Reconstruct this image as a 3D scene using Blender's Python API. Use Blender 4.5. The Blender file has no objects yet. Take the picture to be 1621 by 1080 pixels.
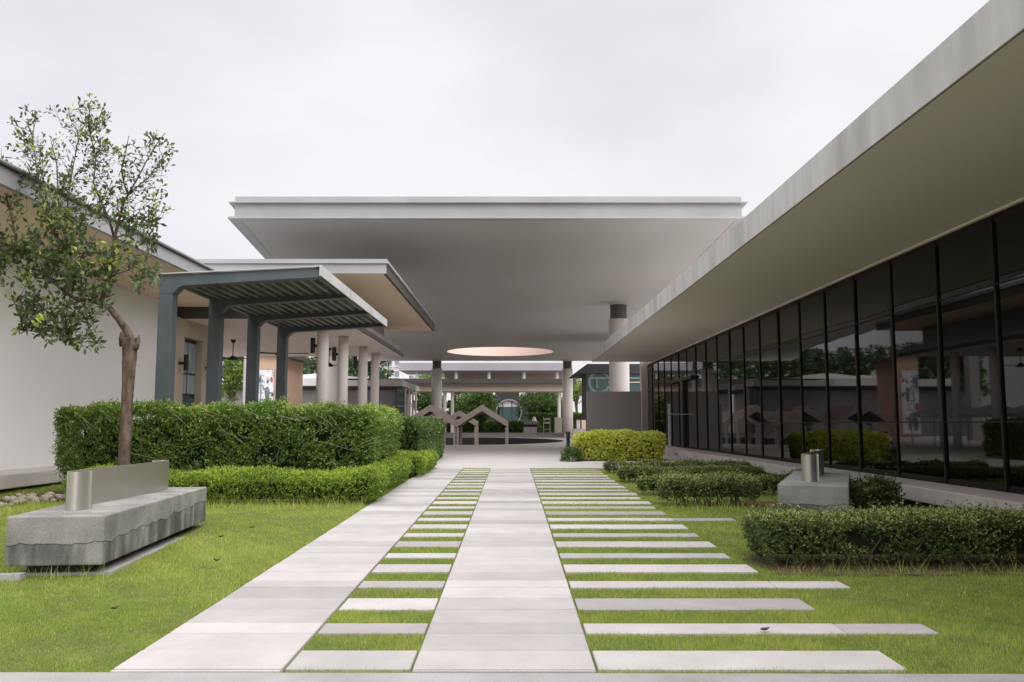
import bpy, math, random
import numpy as np
from mathutils import Vector, Matrix

random.seed(7)
rng = np.random.default_rng(11)
SC = bpy.context.scene
COL = SC.collection

# ------------------------------------------------------------------ camera
FPX, IMG_W, IMG_H = 1330.0, 1621.0, 1080.0
PITCH = math.atan(131.0 / FPX)
CAM_H = 1.2
cam_data = bpy.data.cameras.new('camera')
cam = bpy.data.objects.new('camera', cam_data)
COL.objects.link(cam)
cam_data.sensor_width = 36.0
cam_data.lens = 36.0 * FPX / IMG_W
cam_data.clip_start = 0.05
cam_data.clip_end = 3000.0
cam.location = (0, 0, CAM_H)
cam.rotation_euler = (math.pi / 2 + PITCH, 0, 0)
SC.camera = cam

# ------------------------------------------------------------------ sky: bright overcast
SUN_EL, SUN_AZ = math.radians(57), math.radians(134)      # azimuth measured from +Y towards +X
world = bpy.data.worlds.new('World')
SC.world = world
world.use_nodes = True
wn, wl = world.node_tree.nodes, world.node_tree.links
wn.clear()
w_out = wn.new('ShaderNodeOutputWorld')
w_bg = wn.new('ShaderNodeBackground')
w_sky = wn.new('ShaderNodeTexSky')
w_sky.sky_type = 'NISHITA'
w_sky.sun_disc = False
w_sky.sun_elevation = SUN_EL
w_sky.sun_rotation = SUN_AZ
w_tc = wn.new('ShaderNodeTexCoord')
w_map = wn.new('ShaderNodeMapping')
w_map.inputs['Scale'].default_value = (1, 1, 2.2)
w_noise = wn.new('ShaderNodeTexNoise')
w_noise.inputs['Scale'].default_value = 1.6
w_noise.inputs['Detail'].default_value = 5
w_noise.inputs['Roughness'].default_value = 0.5
w_ramp = wn.new('ShaderNodeValToRGB')
w_ramp.color_ramp.elements[0].position = 0.34
w_ramp.color_ramp.elements[0].color = (0.655, 0.65, 0.69, 1)
w_ramp.color_ramp.elements[1].position = 0.64
w_ramp.color_ramp.elements[1].color = (0.90, 0.89, 0.905, 1)
w_gain = wn.new('ShaderNodeMix')
w_gain.data_type = 'RGBA'
w_gain.blend_type = 'MULTIPLY'
w_gain.inputs[0].default_value = 1.0
w_gain.inputs[7].default_value = (3.3, 3.3, 3.3, 1)
w_mix = wn.new('ShaderNodeMix')
w_mix.data_type = 'RGBA'
w_mix.inputs[0].default_value = 0.96
wl.new(w_tc.outputs['Generated'], w_map.inputs['Vector'])
wl.new(w_map.outputs['Vector'], w_noise.inputs['Vector'])
wl.new(w_noise.outputs['Fac'], w_ramp.inputs['Fac'])
wl.new(w_ramp.outputs['Color'], w_gain.inputs[6])
wl.new(w_sky.outputs['Color'], w_mix.inputs[6])
wl.new(w_gain.outputs[2], w_mix.inputs[7])
wl.new(w_mix.outputs[2], w_bg.inputs['Color'])
w_bg.inputs['Strength'].default_value = 0.1
wl.new(w_bg.outputs['Background'], w_out.inputs['Surface'])

sun_data = bpy.data.lights.new('sun', 'SUN')
sun_data.energy = 1.5
sun_data.angle = math.radians(105)
sun_data.color = (1.0, 0.97, 0.95)
sun = bpy.data.objects.new('sun', sun_data)
COL.objects.link(sun)
sun_dir = Vector((math.cos(SUN_EL) * math.sin(SUN_AZ), math.cos(SUN_EL) * math.cos(SUN_AZ), math.sin(SUN_EL)))
sun.rotation_euler = sun_dir.to_track_quat('Z', 'Y').to_euler()
sun.location = sun_dir * 60

SC.view_settings.view_transform = 'Standard'
SC.view_settings.look = 'None'
SC.view_settings.gamma = 1.0
SC.view_settings.use_curve_mapping = False
SC.view_settings.exposure = 1.66
SC.cycles.use_denoising = True
SC.cycles.max_bounces = 10
SC.cycles.diffuse_bounces = 8
SC.cycles.glossy_bounces = 4
SC.cycles.transmission_bounces = 4
SC.cycles.transparent_max_bounces = 8

# ------------------------------------------------------------------ helpers
SLOPE = 0.012
def gz(y):
    """height of the ground: the garden rises gently, the plaza is level"""
    return SLOPE * min(y, 18.79)

_F = (math.cos(PITCH), math.sin(PITCH))
def at(px, py, Y):
    """a point of the place at distance Y whose bearing was read off the photograph"""
    a = (px - IMG_W / 2) / FPX
    b = (IMG_H / 2 - py) / FPX
    dy = _F[0] - b * _F[1]
    dz = _F[1] + b * _F[0]
    t = Y / dy
    return Vector((a * t, Y, CAM_H + dz * t))

class MB:
    def __init__(self):
        self.v = []
        self.f = []
    def add(self, vs, fs):
        o = len(self.v)
        self.v.extend([tuple(p) for p in vs])
        self.f.extend([tuple(i + o for i in q) for q in fs])
        return self
    def box(self, x0, x1, y0, y1, z0, z1):
        vs = [(x0, y0, z0), (x1, y0, z0), (x1, y1, z0), (x0, y1, z0), (x0, y0, z1), (x1, y0, z1), (x1, y1, z1), (x0, y1, z1)]
        return self.add(vs, [(0, 3, 2, 1), (4, 5, 6, 7), (0, 1, 5, 4), (1, 2, 6, 5), (2, 3, 7, 6), (3, 0, 4, 7)])
    def hexa(self, b, t):
        """box from four bottom and four top corners, both counter-clockwise"""
        return self.add(list(b) + list(t), [(0, 3, 2, 1), (4, 5, 6, 7), (0, 1, 5, 4), (1, 2, 6, 5), (2, 3, 7, 6), (3, 0, 4, 7)])
    def prism(self, poly, z0, z1):
        n = len(poly)
        vs = [(p[0], p[1], z0) for p in poly] + [(p[0], p[1], z1) for p in poly]
        fs = [tuple(range(n))[::-1], tuple(range(n, 2 * n))] + [(i, (i + 1) % n, n + (i + 1) % n, n + i) for i in range(n)]
        return self.add(vs, fs)
    def extrude_y(self, poly, y0, y1):
        """poly of (x, z), counter-clockwise seen from -Y"""
        n = len(poly)
        vs = [(p[0], y0, p[1]) for p in poly] + [(p[0], y1, p[1]) for p in poly]
        fs = [tuple(range(n)), tuple(range(n, 2 * n))[::-1]] + [(i, n + i, n + (i + 1) % n, (i + 1) % n) for i in range(n)]
        return self.add(vs, fs)
    def extrude_x(self, poly, x0, x1):
        """poly of (y, z)"""
        n = len(poly)
        vs = [(x0, p[0], p[1]) for p in poly] + [(x1, p[0], p[1]) for p in poly]
        fs = [tuple(range(n))[::-1], tuple(range(n, 2 * n))] + [(i, (i + 1) % n, n + (i + 1) % n, n + i) for i in range(n)]
        return self.add(vs, fs)
    def cyl(self, c, r, z0, z1, n=24, r1=None):
        r1 = r if r1 is None else r1
        vs = [(c[0] + r * math.cos(2 * math.pi * i / n), c[1] + r * math.sin(2 * math.pi * i / n), z0) for i in range(n)]
        vs += [(c[0] + r1 * math.cos(2 * math.pi * i / n), c[1] + r1 * math.sin(2 * math.pi * i / n), z1) for i in range(n)]
        fs = [tuple(range(n))[::-1], tuple(range(n, 2 * n))] + [(i, (i + 1) % n, n + (i + 1) % n, n + i) for i in range(n)]
        return self.add(vs, fs)
    def tube(self, pts, rad, n=6):
        pts = [Vector(p) for p in pts]
        m = len(pts)
        if not hasattr(rad, '__len__'):
            rad = [rad] * m
        t0 = (pts[1] - pts[0]).normalized()
        ref = Vector((0, 0, 1)) if abs(t0.z) < 0.9 else Vector((1, 0, 0))
        u = t0.cross(ref).normalized()
        vs = []
        for i in range(m):
            t = (pts[min(i + 1, m - 1)] - pts[max(i - 1, 0)]).normalized()
            u = (u - t * u.dot(t)).normalized()
            w = t.cross(u)
            for k in range(n):
                a = 2 * math.pi * k / n
                vs.append(pts[i] + (u * math.cos(a) + w * math.sin(a)) * rad[i])
        fs = []
        for i in range(m - 1):
            for k in range(n):
                fs.append((i * n + k, i * n + (k + 1) % n, (i + 1) * n + (k + 1) % n, (i + 1) * n + k))
        fs.append(tuple(range(n))[::-1])
        fs.append(tuple((m - 1) * n + k for k in range(n)))
        return self.add(vs, fs)
    def build(self, name, mat, parent=None, bevel=0.0, smooth=False, local=False, seg=2):
        me = bpy.data.meshes.new(name)
        v = np.array(self.v, dtype=float)
        o = bpy.data.objects.new(name, me)
        if local:
            org = np.zeros(3)
        else:
            org = np.array([(v[:, 0].min() + v[:, 0].max()) / 2, (v[:, 1].min() + v[:, 1].max()) / 2, v[:, 2].min()])
        me.from_pydata((v - org).tolist(), [], self.f)
        me.update()
        if smooth:
            me.polygons.foreach_set('use_smooth', [True] * len(me.polygons))
        COL.objects.link(o)
        if parent is not None:
            o.parent = parent
            if not local:
                pw = Vector((0, 0, 0))
                p = parent
                while p is not None:
                    pw += p.location
                    p = p.parent
                o.location = Vector(org) - pw
        else:
            o.location = Vector(org)
        if mat is not None:
            me.materials.append(mat)
        if bevel > 0:
            b = o.modifiers.new('bevel', 'BEVEL')
            b.width = bevel
            b.segments = seg
            b.limit_method = 'ANGLE'
        return o

def tag(o, label=None, cat=None, group=None, kind=None):
    if label: o['label'] = label
    if cat: o['category'] = cat
    if group: o['group'] = group
    if kind: o['kind'] = kind
    return o

def thing(name, loc, label, cat, group=None, rz=0.0):
    o = bpy.data.objects.new(name, None)
    o.empty_display_size = 0.2
    COL.objects.link(o)
    o.location = loc
    o.rotation_euler = (0, 0, rz)
    return tag(o, label, cat, group)

def copy_tree(o, parent=None):
    c = o.copy()
    COL.objects.link(c)
    c.parent = parent
    for ch in list(o.children):
        copy_tree(ch, c)
    return c

def poly_mesh(name, V, k, mat, tint=None, parent=None, smooth=False):
    """V: (n, k, 3) separate k-gons in world space"""
    n = V.shape[0]
    me = bpy.data.meshes.new(name)
    flat = V.reshape(-1, 3)
    org = np.array([(flat[:, 0].min() + flat[:, 0].max()) / 2, (flat[:, 1].min() + flat[:, 1].max()) / 2, flat[:, 2].min()])
    me.vertices.add(n * k)
    me.vertices.foreach_set('co', (flat - org).ravel())
    me.loops.add(n * k)
    me.loops.foreach_set('vertex_index', np.arange(n * k, dtype=np.int32))
    me.polygons.add(n)
    me.polygons.foreach_set('loop_start', np.arange(n, dtype=np.int32) * k)
    me.polygons.foreach_set('loop_total', np.full(n, k, dtype=np.int32))
    me.update(calc_edges=True)
    if tint is not None:
        at_ = me.attributes.new('tint', 'FLOAT', 'POINT')
        at_.data.foreach_set('value', np.repeat(tint, k).astype(np.float32))
    me.materials.append(mat)
    o = bpy.data.objects.new(name, me)
    COL.objects.link(o)
    pw = Vector((0, 0, 0))
    if parent is not None:
        o.parent = parent
        p = parent
        while p is not None:
            pw += p.location
            p = p.parent
    o.location = Vector(org) - pw
    return o

# ------------------------------------------------------------------ materials
def new_mat(name):
    m = bpy.data.materials.new(name)
    m.use_nodes = True
    nt = m.node_tree
    b = nt.nodes['Principled BSDF']
    return m, nt.nodes, nt.links, b

def lin(r, g, b):
    f = lambda c: ((c / 255 + 0.055) / 1.055) ** 2.4 if c / 255 > 0.04045 else c / 255 / 12.92
    return (f(r), f(g), f(b), 1)

def surf(name, col, col2=None, rough=0.6, scale=3.0, detail=6, bump=0.0, bscale=60.0, spec=0.4, metal=0.0, stretch=(1, 1, 1), lo=0.35, hi=0.65, rand=0.0, speck=0.0):
    """a plain surface with a large-scale mottle, fine speckle and bump; world-space so no two places look alike"""
    m, N, L, b = new_mat(name)
    geo = N.new('ShaderNodeNewGeometry')
    mp = N.new('ShaderNodeMapping')
    mp.inputs['Scale'].default_value = stretch
    L.new(geo.outputs['Position'], mp.inputs['Vector'])
    no = N.new('ShaderNodeTexNoise')
    no.inputs['Scale'].default_value = scale
    no.inputs['Detail'].default_value = detail
    no.inputs['Roughness'].default_value = 0.6
    L.new(mp.outputs['Vector'], no.inputs['Vector'])
    rp = N.new('ShaderNodeValToRGB')
    rp.color_ramp.elements[0].position = lo
    rp.color_ramp.elements[1].position = hi
    c2 = col2 or tuple(c * 0.88 for c in col[:3]) + (1,)
    rp.color_ramp.elements[0].color = tuple(c2[:3]) + (1,)
    rp.color_ramp.elements[1].color = tuple(col[:3]) + (1,)
    L.new(no.outputs['Fac'], rp.inputs['Fac'])
    out = rp.outputs['Color']
    fine = N.new('ShaderNodeTexNoise')
    fine.inputs['Scale'].default_value = bscale
    fine.inputs['Detail'].default_value = 4
    L.new(geo.outputs['Position'], fine.inputs['Vector'])
    if speck > 0:
        mr = N.new('ShaderNodeMapRange')
        mr.inputs['From Min'].default_value = 0.3
        mr.inputs['From Max'].default_value = 0.7
        mr.inputs['To Min'].default_value = 1 - speck
        mr.inputs['To Max'].default_value = 1 + speck
        L.new(fine.outputs['Fac'], mr.inputs['Value'])
        mx = N.new('ShaderNodeVectorMath')
        mx.operation = 'SCALE'
        L.new(out, mx.inputs[0])
        L.new(mr.outputs['Result'], mx.inputs['Scale'])
        out = mx.outputs['Vector']
    if rand > 0:
        oi = N.new('ShaderNodeObjectInfo')
        mr = N.new('ShaderNodeMapRange')
        mr.inputs['To Min'].default_value = 1 - rand
        mr.inputs['To Max'].default_value = 1 + rand * 0.5
        L.new(oi.outputs['Random'], mr.inputs['Value'])
        mx = N.new('ShaderNodeVectorMath')
        mx.operation = 'SCALE'
        L.new(out, mx.inputs[0])
        L.new(mr.outputs['Result'], mx.inputs['Scale'])
        out = mx.outputs['Vector']
    L.new(out, b.inputs['Base Color'])
    b.inputs['Roughness'].default_value = rough
    b.inputs['Metallic'].default_value = metal
    b.inputs['Specular IOR Level'].default_value = spec
    if bump > 0:
        bp = N.new('ShaderNodeBump')
        bp.inputs['Strength'].default_value = bump
        bp.inputs['Distance'].default_value = 0.01
        L.new(fine.outputs['Fac'], bp.inputs['Height'])
        L.new(bp.outputs['Normal'], b.inputs['Normal'])
    return m

def leaf_mat(name, stops, rough=0.45, trans=0.3, spec=0.4):
    m, N, L, b = new_mat(name)
    a = N.new('ShaderNodeAttribute')
    a.attribute_name = 'tint'
    rp = N.new('ShaderNodeValToRGB')
    e = rp.color_ramp.elements
    while len(e) < len(stops):
        e.new(0.5)
    for i, (p, c) in enumerate(stops):
        e[i].position = p
        e[i].color = tuple(c) + (1,)
    L.new(a.outputs['Fac'], rp.inputs['Fac'])
    L.new(rp.outputs['Color'], b.inputs['Base Color'])
    b.inputs['Roughness'].default_value = rough
    b.inputs['Specular IOR Level'].default_value = spec
    tr = N.new('ShaderNodeBsdfTranslucent')
    gm = N.new('ShaderNodeMix')
    gm.data_type = 'RGBA'
    gm.blend_type = 'MULTIPLY'
    gm.inputs[0].default_value = 1.0
    gm.inputs[7].default_value = (1.35, 1.3, 0.6, 1)
    L.new(rp.outputs['Color'], gm.inputs[6])
    L.new(gm.outputs[2], tr.inputs['Color'])
    mx = N.new('ShaderNodeMixShader')
    mx.inputs['Fac'].default_value = trans
    L.new(b.outputs['BSDF'], mx.inputs[1])
    L.new(tr.outputs['BSDF'], mx.inputs[2])
    L.new(mx.outputs['Shader'], N['Material Output'].inputs['Surface'])
    return m

M = {}
M['slab'] = surf('paving_concrete', (0.525, 0.495, 0.49), (0.455, 0.427, 0.42), rough=0.75, scale=3.1, bump=0.25, bscale=140, speck=0.09, rand=0.26, spec=0.25)
M['plaza'] = surf('plaza_paving', (0.60, 0.565, 0.545), (0.54, 0.505, 0.485), rough=0.7, scale=0.9, bump=0.15, bscale=60, speck=0.05, spec=0.3)
M['kerb'] = surf('kerb_concrete', (0.42, 0.40, 0.40), (0.30, 0.285, 0.28), rough=0.8, scale=1.7, bump=0.3, bscale=150, speck=0.1, spec=0.25)
M['soil'] = surf('lawn_soil', (0.19, 0.205, 0.07), (0.125, 0.125, 0.05), rough=0.95, scale=4, bump=0.6, bscale=90, speck=0.3, spec=0.1)
M['far_ground'] = surf('far_ground', (0.26, 0.24, 0.22), (0.20, 0.185, 0.17), rough=0.9, scale=0.15, spec=0.1)
M['pit'] = surf('court_floor', (0.10, 0.09, 0.085), (0.07, 0.065, 0.06), rough=0.7, scale=0.7)
M['step'] = surf('step_concrete', (0.42, 0.39, 0.36), (0.34, 0.31, 0.29), rough=0.75, scale=1.0)
M['white_wall'] = surf('white_render', (0.84, 0.825, 0.825), (0.80, 0.785, 0.785), rough=0.85, scale=0.6, bump=0.1, bscale=90, spec=0.2)
M['soffit_peach'] = surf('peach_soffit', (0.86, 0.71, 0.53), (0.82, 0.67, 0.49), rough=0.8, scale=0.4, spec=0.2)
M['soffit_pale'] = surf('pale_soffit', (0.82, 0.74, 0.68), (0.78, 0.70, 0.64), rough=0.8, scale=0.4, spec=0.2)
M['soffit_grey'] = surf('grey_soffit', (0.80, 0.75, 0.665), (0.75, 0.70, 0.615), rough=0.7, scale=0.25, spec=0.3)
M['soffit_canopy'] = surf('canopy_soffit', (0.47, 0.452, 0.43), (0.415, 0.40, 0.378), rough=0.5, scale=0.35, stretch=(1, 0.35, 1), spec=0.35)
M['metal'] = surf('light_grey_cladding', (0.39, 0.385, 0.395), (0.345, 0.34, 0.35), rough=0.45, scale=0.8, spec=0.4)
M['fascia_dark'] = surf('dark_grey_fascia', (0.095, 0.086, 0.080), (0.075, 0.068, 0.063), rough=0.6, scale=1)
M['cast'] = surf('cast_concrete', (0.66, 0.645, 0.64), (0.44, 0.43, 0.425), rough=0.8, scale=2.2, stretch=(1, 1, 0.16), bump=0.25, bscale=80, speck=0.06, spec=0.25, lo=0.28, hi=0.6)
M['ledge'] = surf('ledge_concrete', (0.70, 0.65, 0.625), (0.58, 0.535, 0.50), rough=0.8, scale=1.6, bump=0.25, bscale=90, speck=0.06, spec=0.25)
M['column'] = surf('pale_column', (0.68, 0.635, 0.60), (0.61, 0.565, 0.53), rough=0.7, scale=1.2, stretch=(1, 1, 0.4), spec=0.3)
M['beige'] = surf('beige_render', (0.52, 0.44, 0.36), (0.47, 0.39, 0.32), rough=0.8, scale=0.8, spec=0.2)
M['peach'] = surf('peach_render', (0.66, 0.46, 0.34), (0.60, 0.41, 0.30), rough=0.8, scale=0.4, spec=0.2)
M['oculus'] = surf('oculus_paint', (0.84, 0.66, 0.57), (0.80, 0.62, 0.53), rough=0.8, scale=0.3, spec=0.2)
M['steel_blue'] = surf('painted_steel', (0.095, 0.112, 0.125), (0.072, 0.087, 0.098), rough=0.45, scale=2.5, bump=0.05, spec=0.45)
M['sheet'] = surf('profiled_sheet', (0.24, 0.245, 0.215), (0.10, 0.105, 0.09), rough=0.5, scale=1.8, stretch=(2.5, 0.6, 1), spec=0.4)
M['gutter'] = surf('gutter_metal', (0.55, 0.55, 0.55), (0.46, 0.46, 0.46), rough=0.5, scale=2)
M['black'] = surf('black_metal', (0.018, 0.017, 0.016), (0.012, 0.011, 0.010), rough=0.5, scale=3)
M['bronze'] = surf('dark_bronze_frame', (0.016, 0.012, 0.008), (0.010, 0.008, 0.005), rough=0.5, scale=3, spec=0.25)
M['grey_wall'] = surf('grey_render', (0.50, 0.47, 0.455), (0.455, 0.43, 0.415), rough=0.8, scale=0.8, spec=0.2)
M['grey_wall_far'] = surf('grey_block', (0.33, 0.31, 0.32), (0.28, 0.26, 0.27), rough=0.85, scale=1.2, spec=0.2)
M['roof_white'] = surf('white_roof_sheet', (0.72, 0.71, 0.71), (0.62, 0.61, 0.61), rough=0.6, scale=0.6)
M['shed'] = surf('shed_frame', (0.60, 0.51, 0.455), (0.54, 0.455, 0.405), rough=0.7, scale=1.5)
M['tent'] = surf('white_canvas', (0.78, 0.76, 0.75), (0.70, 0.68, 0.67), rough=0.8, scale=1.0)
M['dark_build'] = surf('charcoal_cladding', (0.045, 0.045, 0.047), (0.032, 0.032, 0.034), rough=0.6, scale=0.5)
M['apartment'] = surf('apartment_render', (0.72, 0.70, 0.72), (0.64, 0.62, 0.64), rough=0.85, scale=0.1, spec=0.2)
M['lilac'] = surf('lilac_grey_edge', (0.36, 0.345, 0.375), (0.32, 0.305, 0.335), rough=0.7, scale=0.5)
M['win_far'] = surf('far_window', (0.30, 0.31, 0.34), (0.22, 0.23, 0.26), rough=0.25, scale=0.3, spec=0.5)
M['bark'] = surf('bark', (0.175, 0.13, 0.10), (0.055, 0.04, 0.032), rough=0.9, scale=14, stretch=(1, 1, 0.35), bump=1.0, bscale=45, spec=0.15)
M['twig'] = surf('twig', (0.16, 0.115, 0.075), (0.10, 0.07, 0.045), rough=0.85, scale=10, spec=0.15)
M['twig_pale'] = surf('pale_twig', (0.30, 0.29, 0.18), (0.20, 0.19, 0.11), rough=0.8, scale=10, spec=0.15)
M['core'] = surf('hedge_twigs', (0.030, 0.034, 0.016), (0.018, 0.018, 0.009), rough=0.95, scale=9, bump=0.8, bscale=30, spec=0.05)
M['stone'] = surf('river_stone', (0.42, 0.37, 0.31), (0.22, 0.19, 0.16), rough=0.8, scale=9, spec=0.25)
M['sandstone'] = surf('sandstone', (0.36, 0.27, 0.16), (0.26, 0.19, 0.11), rough=0.9, scale=4, bump=0.5, bscale=40, spec=0.1)
M['dead_leaf'] = surf('dead_leaf', (0.10, 0.075, 0.045), (0.05, 0.038, 0.025), rough=0.8, scale=40)
M['cream'] = surf('cream_panel', (0.62, 0.58, 0.52), (0.56, 0.52, 0.46), rough=0.6, scale=2)
M['red'] = surf('red_print', (0.55, 0.10, 0.08), (0.48, 0.08, 0.07), rough=0.6, scale=3)
M['blue'] = surf('blue_print', (0.16, 0.24, 0.42), (0.12, 0.18, 0.34), rough=0.6, scale=3)
M['ink'] = surf('grey_print', (0.22, 0.25, 0.27), (0.08, 0.09, 0.10), rough=0.6, scale=4)
M['print_white'] = surf('white_print', (0.72, 0.72, 0.74), (0.60, 0.62, 0.66), rough=0.6, scale=2)
def collage_mat():
    m, N, L, b = new_mat('poster_collage')
    geo = N.new('ShaderNodeNewGeometry')
    no = N.new('ShaderNodeTexNoise')
    no.inputs['Scale'].default_value = 1.5
    no.inputs['Detail'].default_value = 8
    no.inputs['Roughness'].default_value = 0.7
    L.new(geo.outputs['Position'], no.inputs['Vector'])
    rp = N.new('ShaderNodeValToRGB')
    e = rp.color_ramp.elements
    for _ in range(3): e.new(0.5)
    for i, (p, c) in enumerate([(0.36, (0.06, 0.07, 0.08)), (0.43, (0.30, 0.36, 0.42)), (0.47, (0.75, 0.76, 0.78)), (0.58, (0.80, 0.79, 0.80)), (0.66, (0.42, 0.50, 0.56))]):
        e[i].position = p; e[i].color = c + (1,)
    L.new(no.outputs['Fac'], rp.inputs['Fac'])
    L.new(rp.outputs['Color'], b.inputs['Base Color'])
    b.inputs['Roughness'].default_value = 0.6
    return m
M['collage'] = collage_mat()
M['yellow'] = surf('yellow_paint', (0.62, 0.48, 0.06), None, rough=0.6, scale=2)

def glass(name, col, ior=1.6, rough=0.02):
    m, N, L, b = new_mat(name)
    b.inputs['Base Color'].default_value = tuple(col) + (1,)
    b.inputs['Roughness'].default_value = rough
    b.inputs['IOR'].default_value = ior
    b.inputs['Specular IOR Level'].default_value = 0.5
    geo = N.new('ShaderNodeNewGeometry')
    no = N.new('ShaderNodeTexNoise')
    no.inputs['Scale'].default_value = 0.9
    no.inputs['Detail'].default_value = 1
    L.new(geo.outputs['Position'], no.inputs['Vector'])
    bp = N.new('ShaderNodeBump')
    bp.inputs['Strength'].default_value = 0.02
    bp.inputs['Distance'].default_value = 0.05
    L.new(no.outputs['Fac'], bp.inputs['Height'])
    L.new(bp.outputs['Normal'], b.inputs['Normal'])
    return m
M['glass'] = glass('dark_tinted_glass', (0.003, 0.0026, 0.0015), 1.36)
M['glass_teal'] = glass('teal_glass', (0.05, 0.09, 0.09), 1.5, 0.05)
M['emblem'] = glass('emblem_glass', (0.15, 0.21, 0.21), 1.5, 0.15)
M['glass_pale'] = glass('pale_glass', (0.30, 0.36, 0.37), 1.5, 0.1)

def steel_mat():
    m, N, L, b = new_mat('brushed_stainless')
    geo = N.new('ShaderNodeTexCoord')
    mp = N.new('ShaderNodeMapping')
    mp.inputs['Scale'].default_value = (6, 6, 260)
    L.new(geo.outputs['Object'], mp.inputs['Vector'])
    no = N.new('ShaderNodeTexNoise')
    no.inputs['Scale'].default_value = 1.0
    no.inputs['Detail'].default_value = 5
    L.new(mp.outputs['Vector'], no.inputs['Vector'])
    mr = N.new('ShaderNodeMapRange')
    mr.inputs['To Min'].default_value = 0.30
    mr.inputs['To Max'].default_value = 0.52
    L.new(no.outputs['Fac'], mr.inputs['Value'])
    L.new(mr.outputs['Result'], b.inputs['Roughness'])
    n2 = N.new('ShaderNodeTexNoise')
    n2.inputs['Scale'].default_value = 5
    n2.inputs['Detail'].default_value = 6
    L.new(geo.outputs['Object'], n2.inputs['Vector'])
    rp = N.new('ShaderNodeValToRGB')
    rp.color_ramp.elements[0].color = (0.50, 0.47, 0.42, 1)
    rp.color_ramp.elements[1].color = (0.62, 0.595, 0.55, 1)
    L.new(n2.outputs['Fac'], rp.inputs['Fac'])
    L.new(rp.outputs['Color'], b.inputs['Base Color'])
    b.inputs['Metallic'].default_value = 0.9
    return m
M['steel'] = steel_mat()

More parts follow.
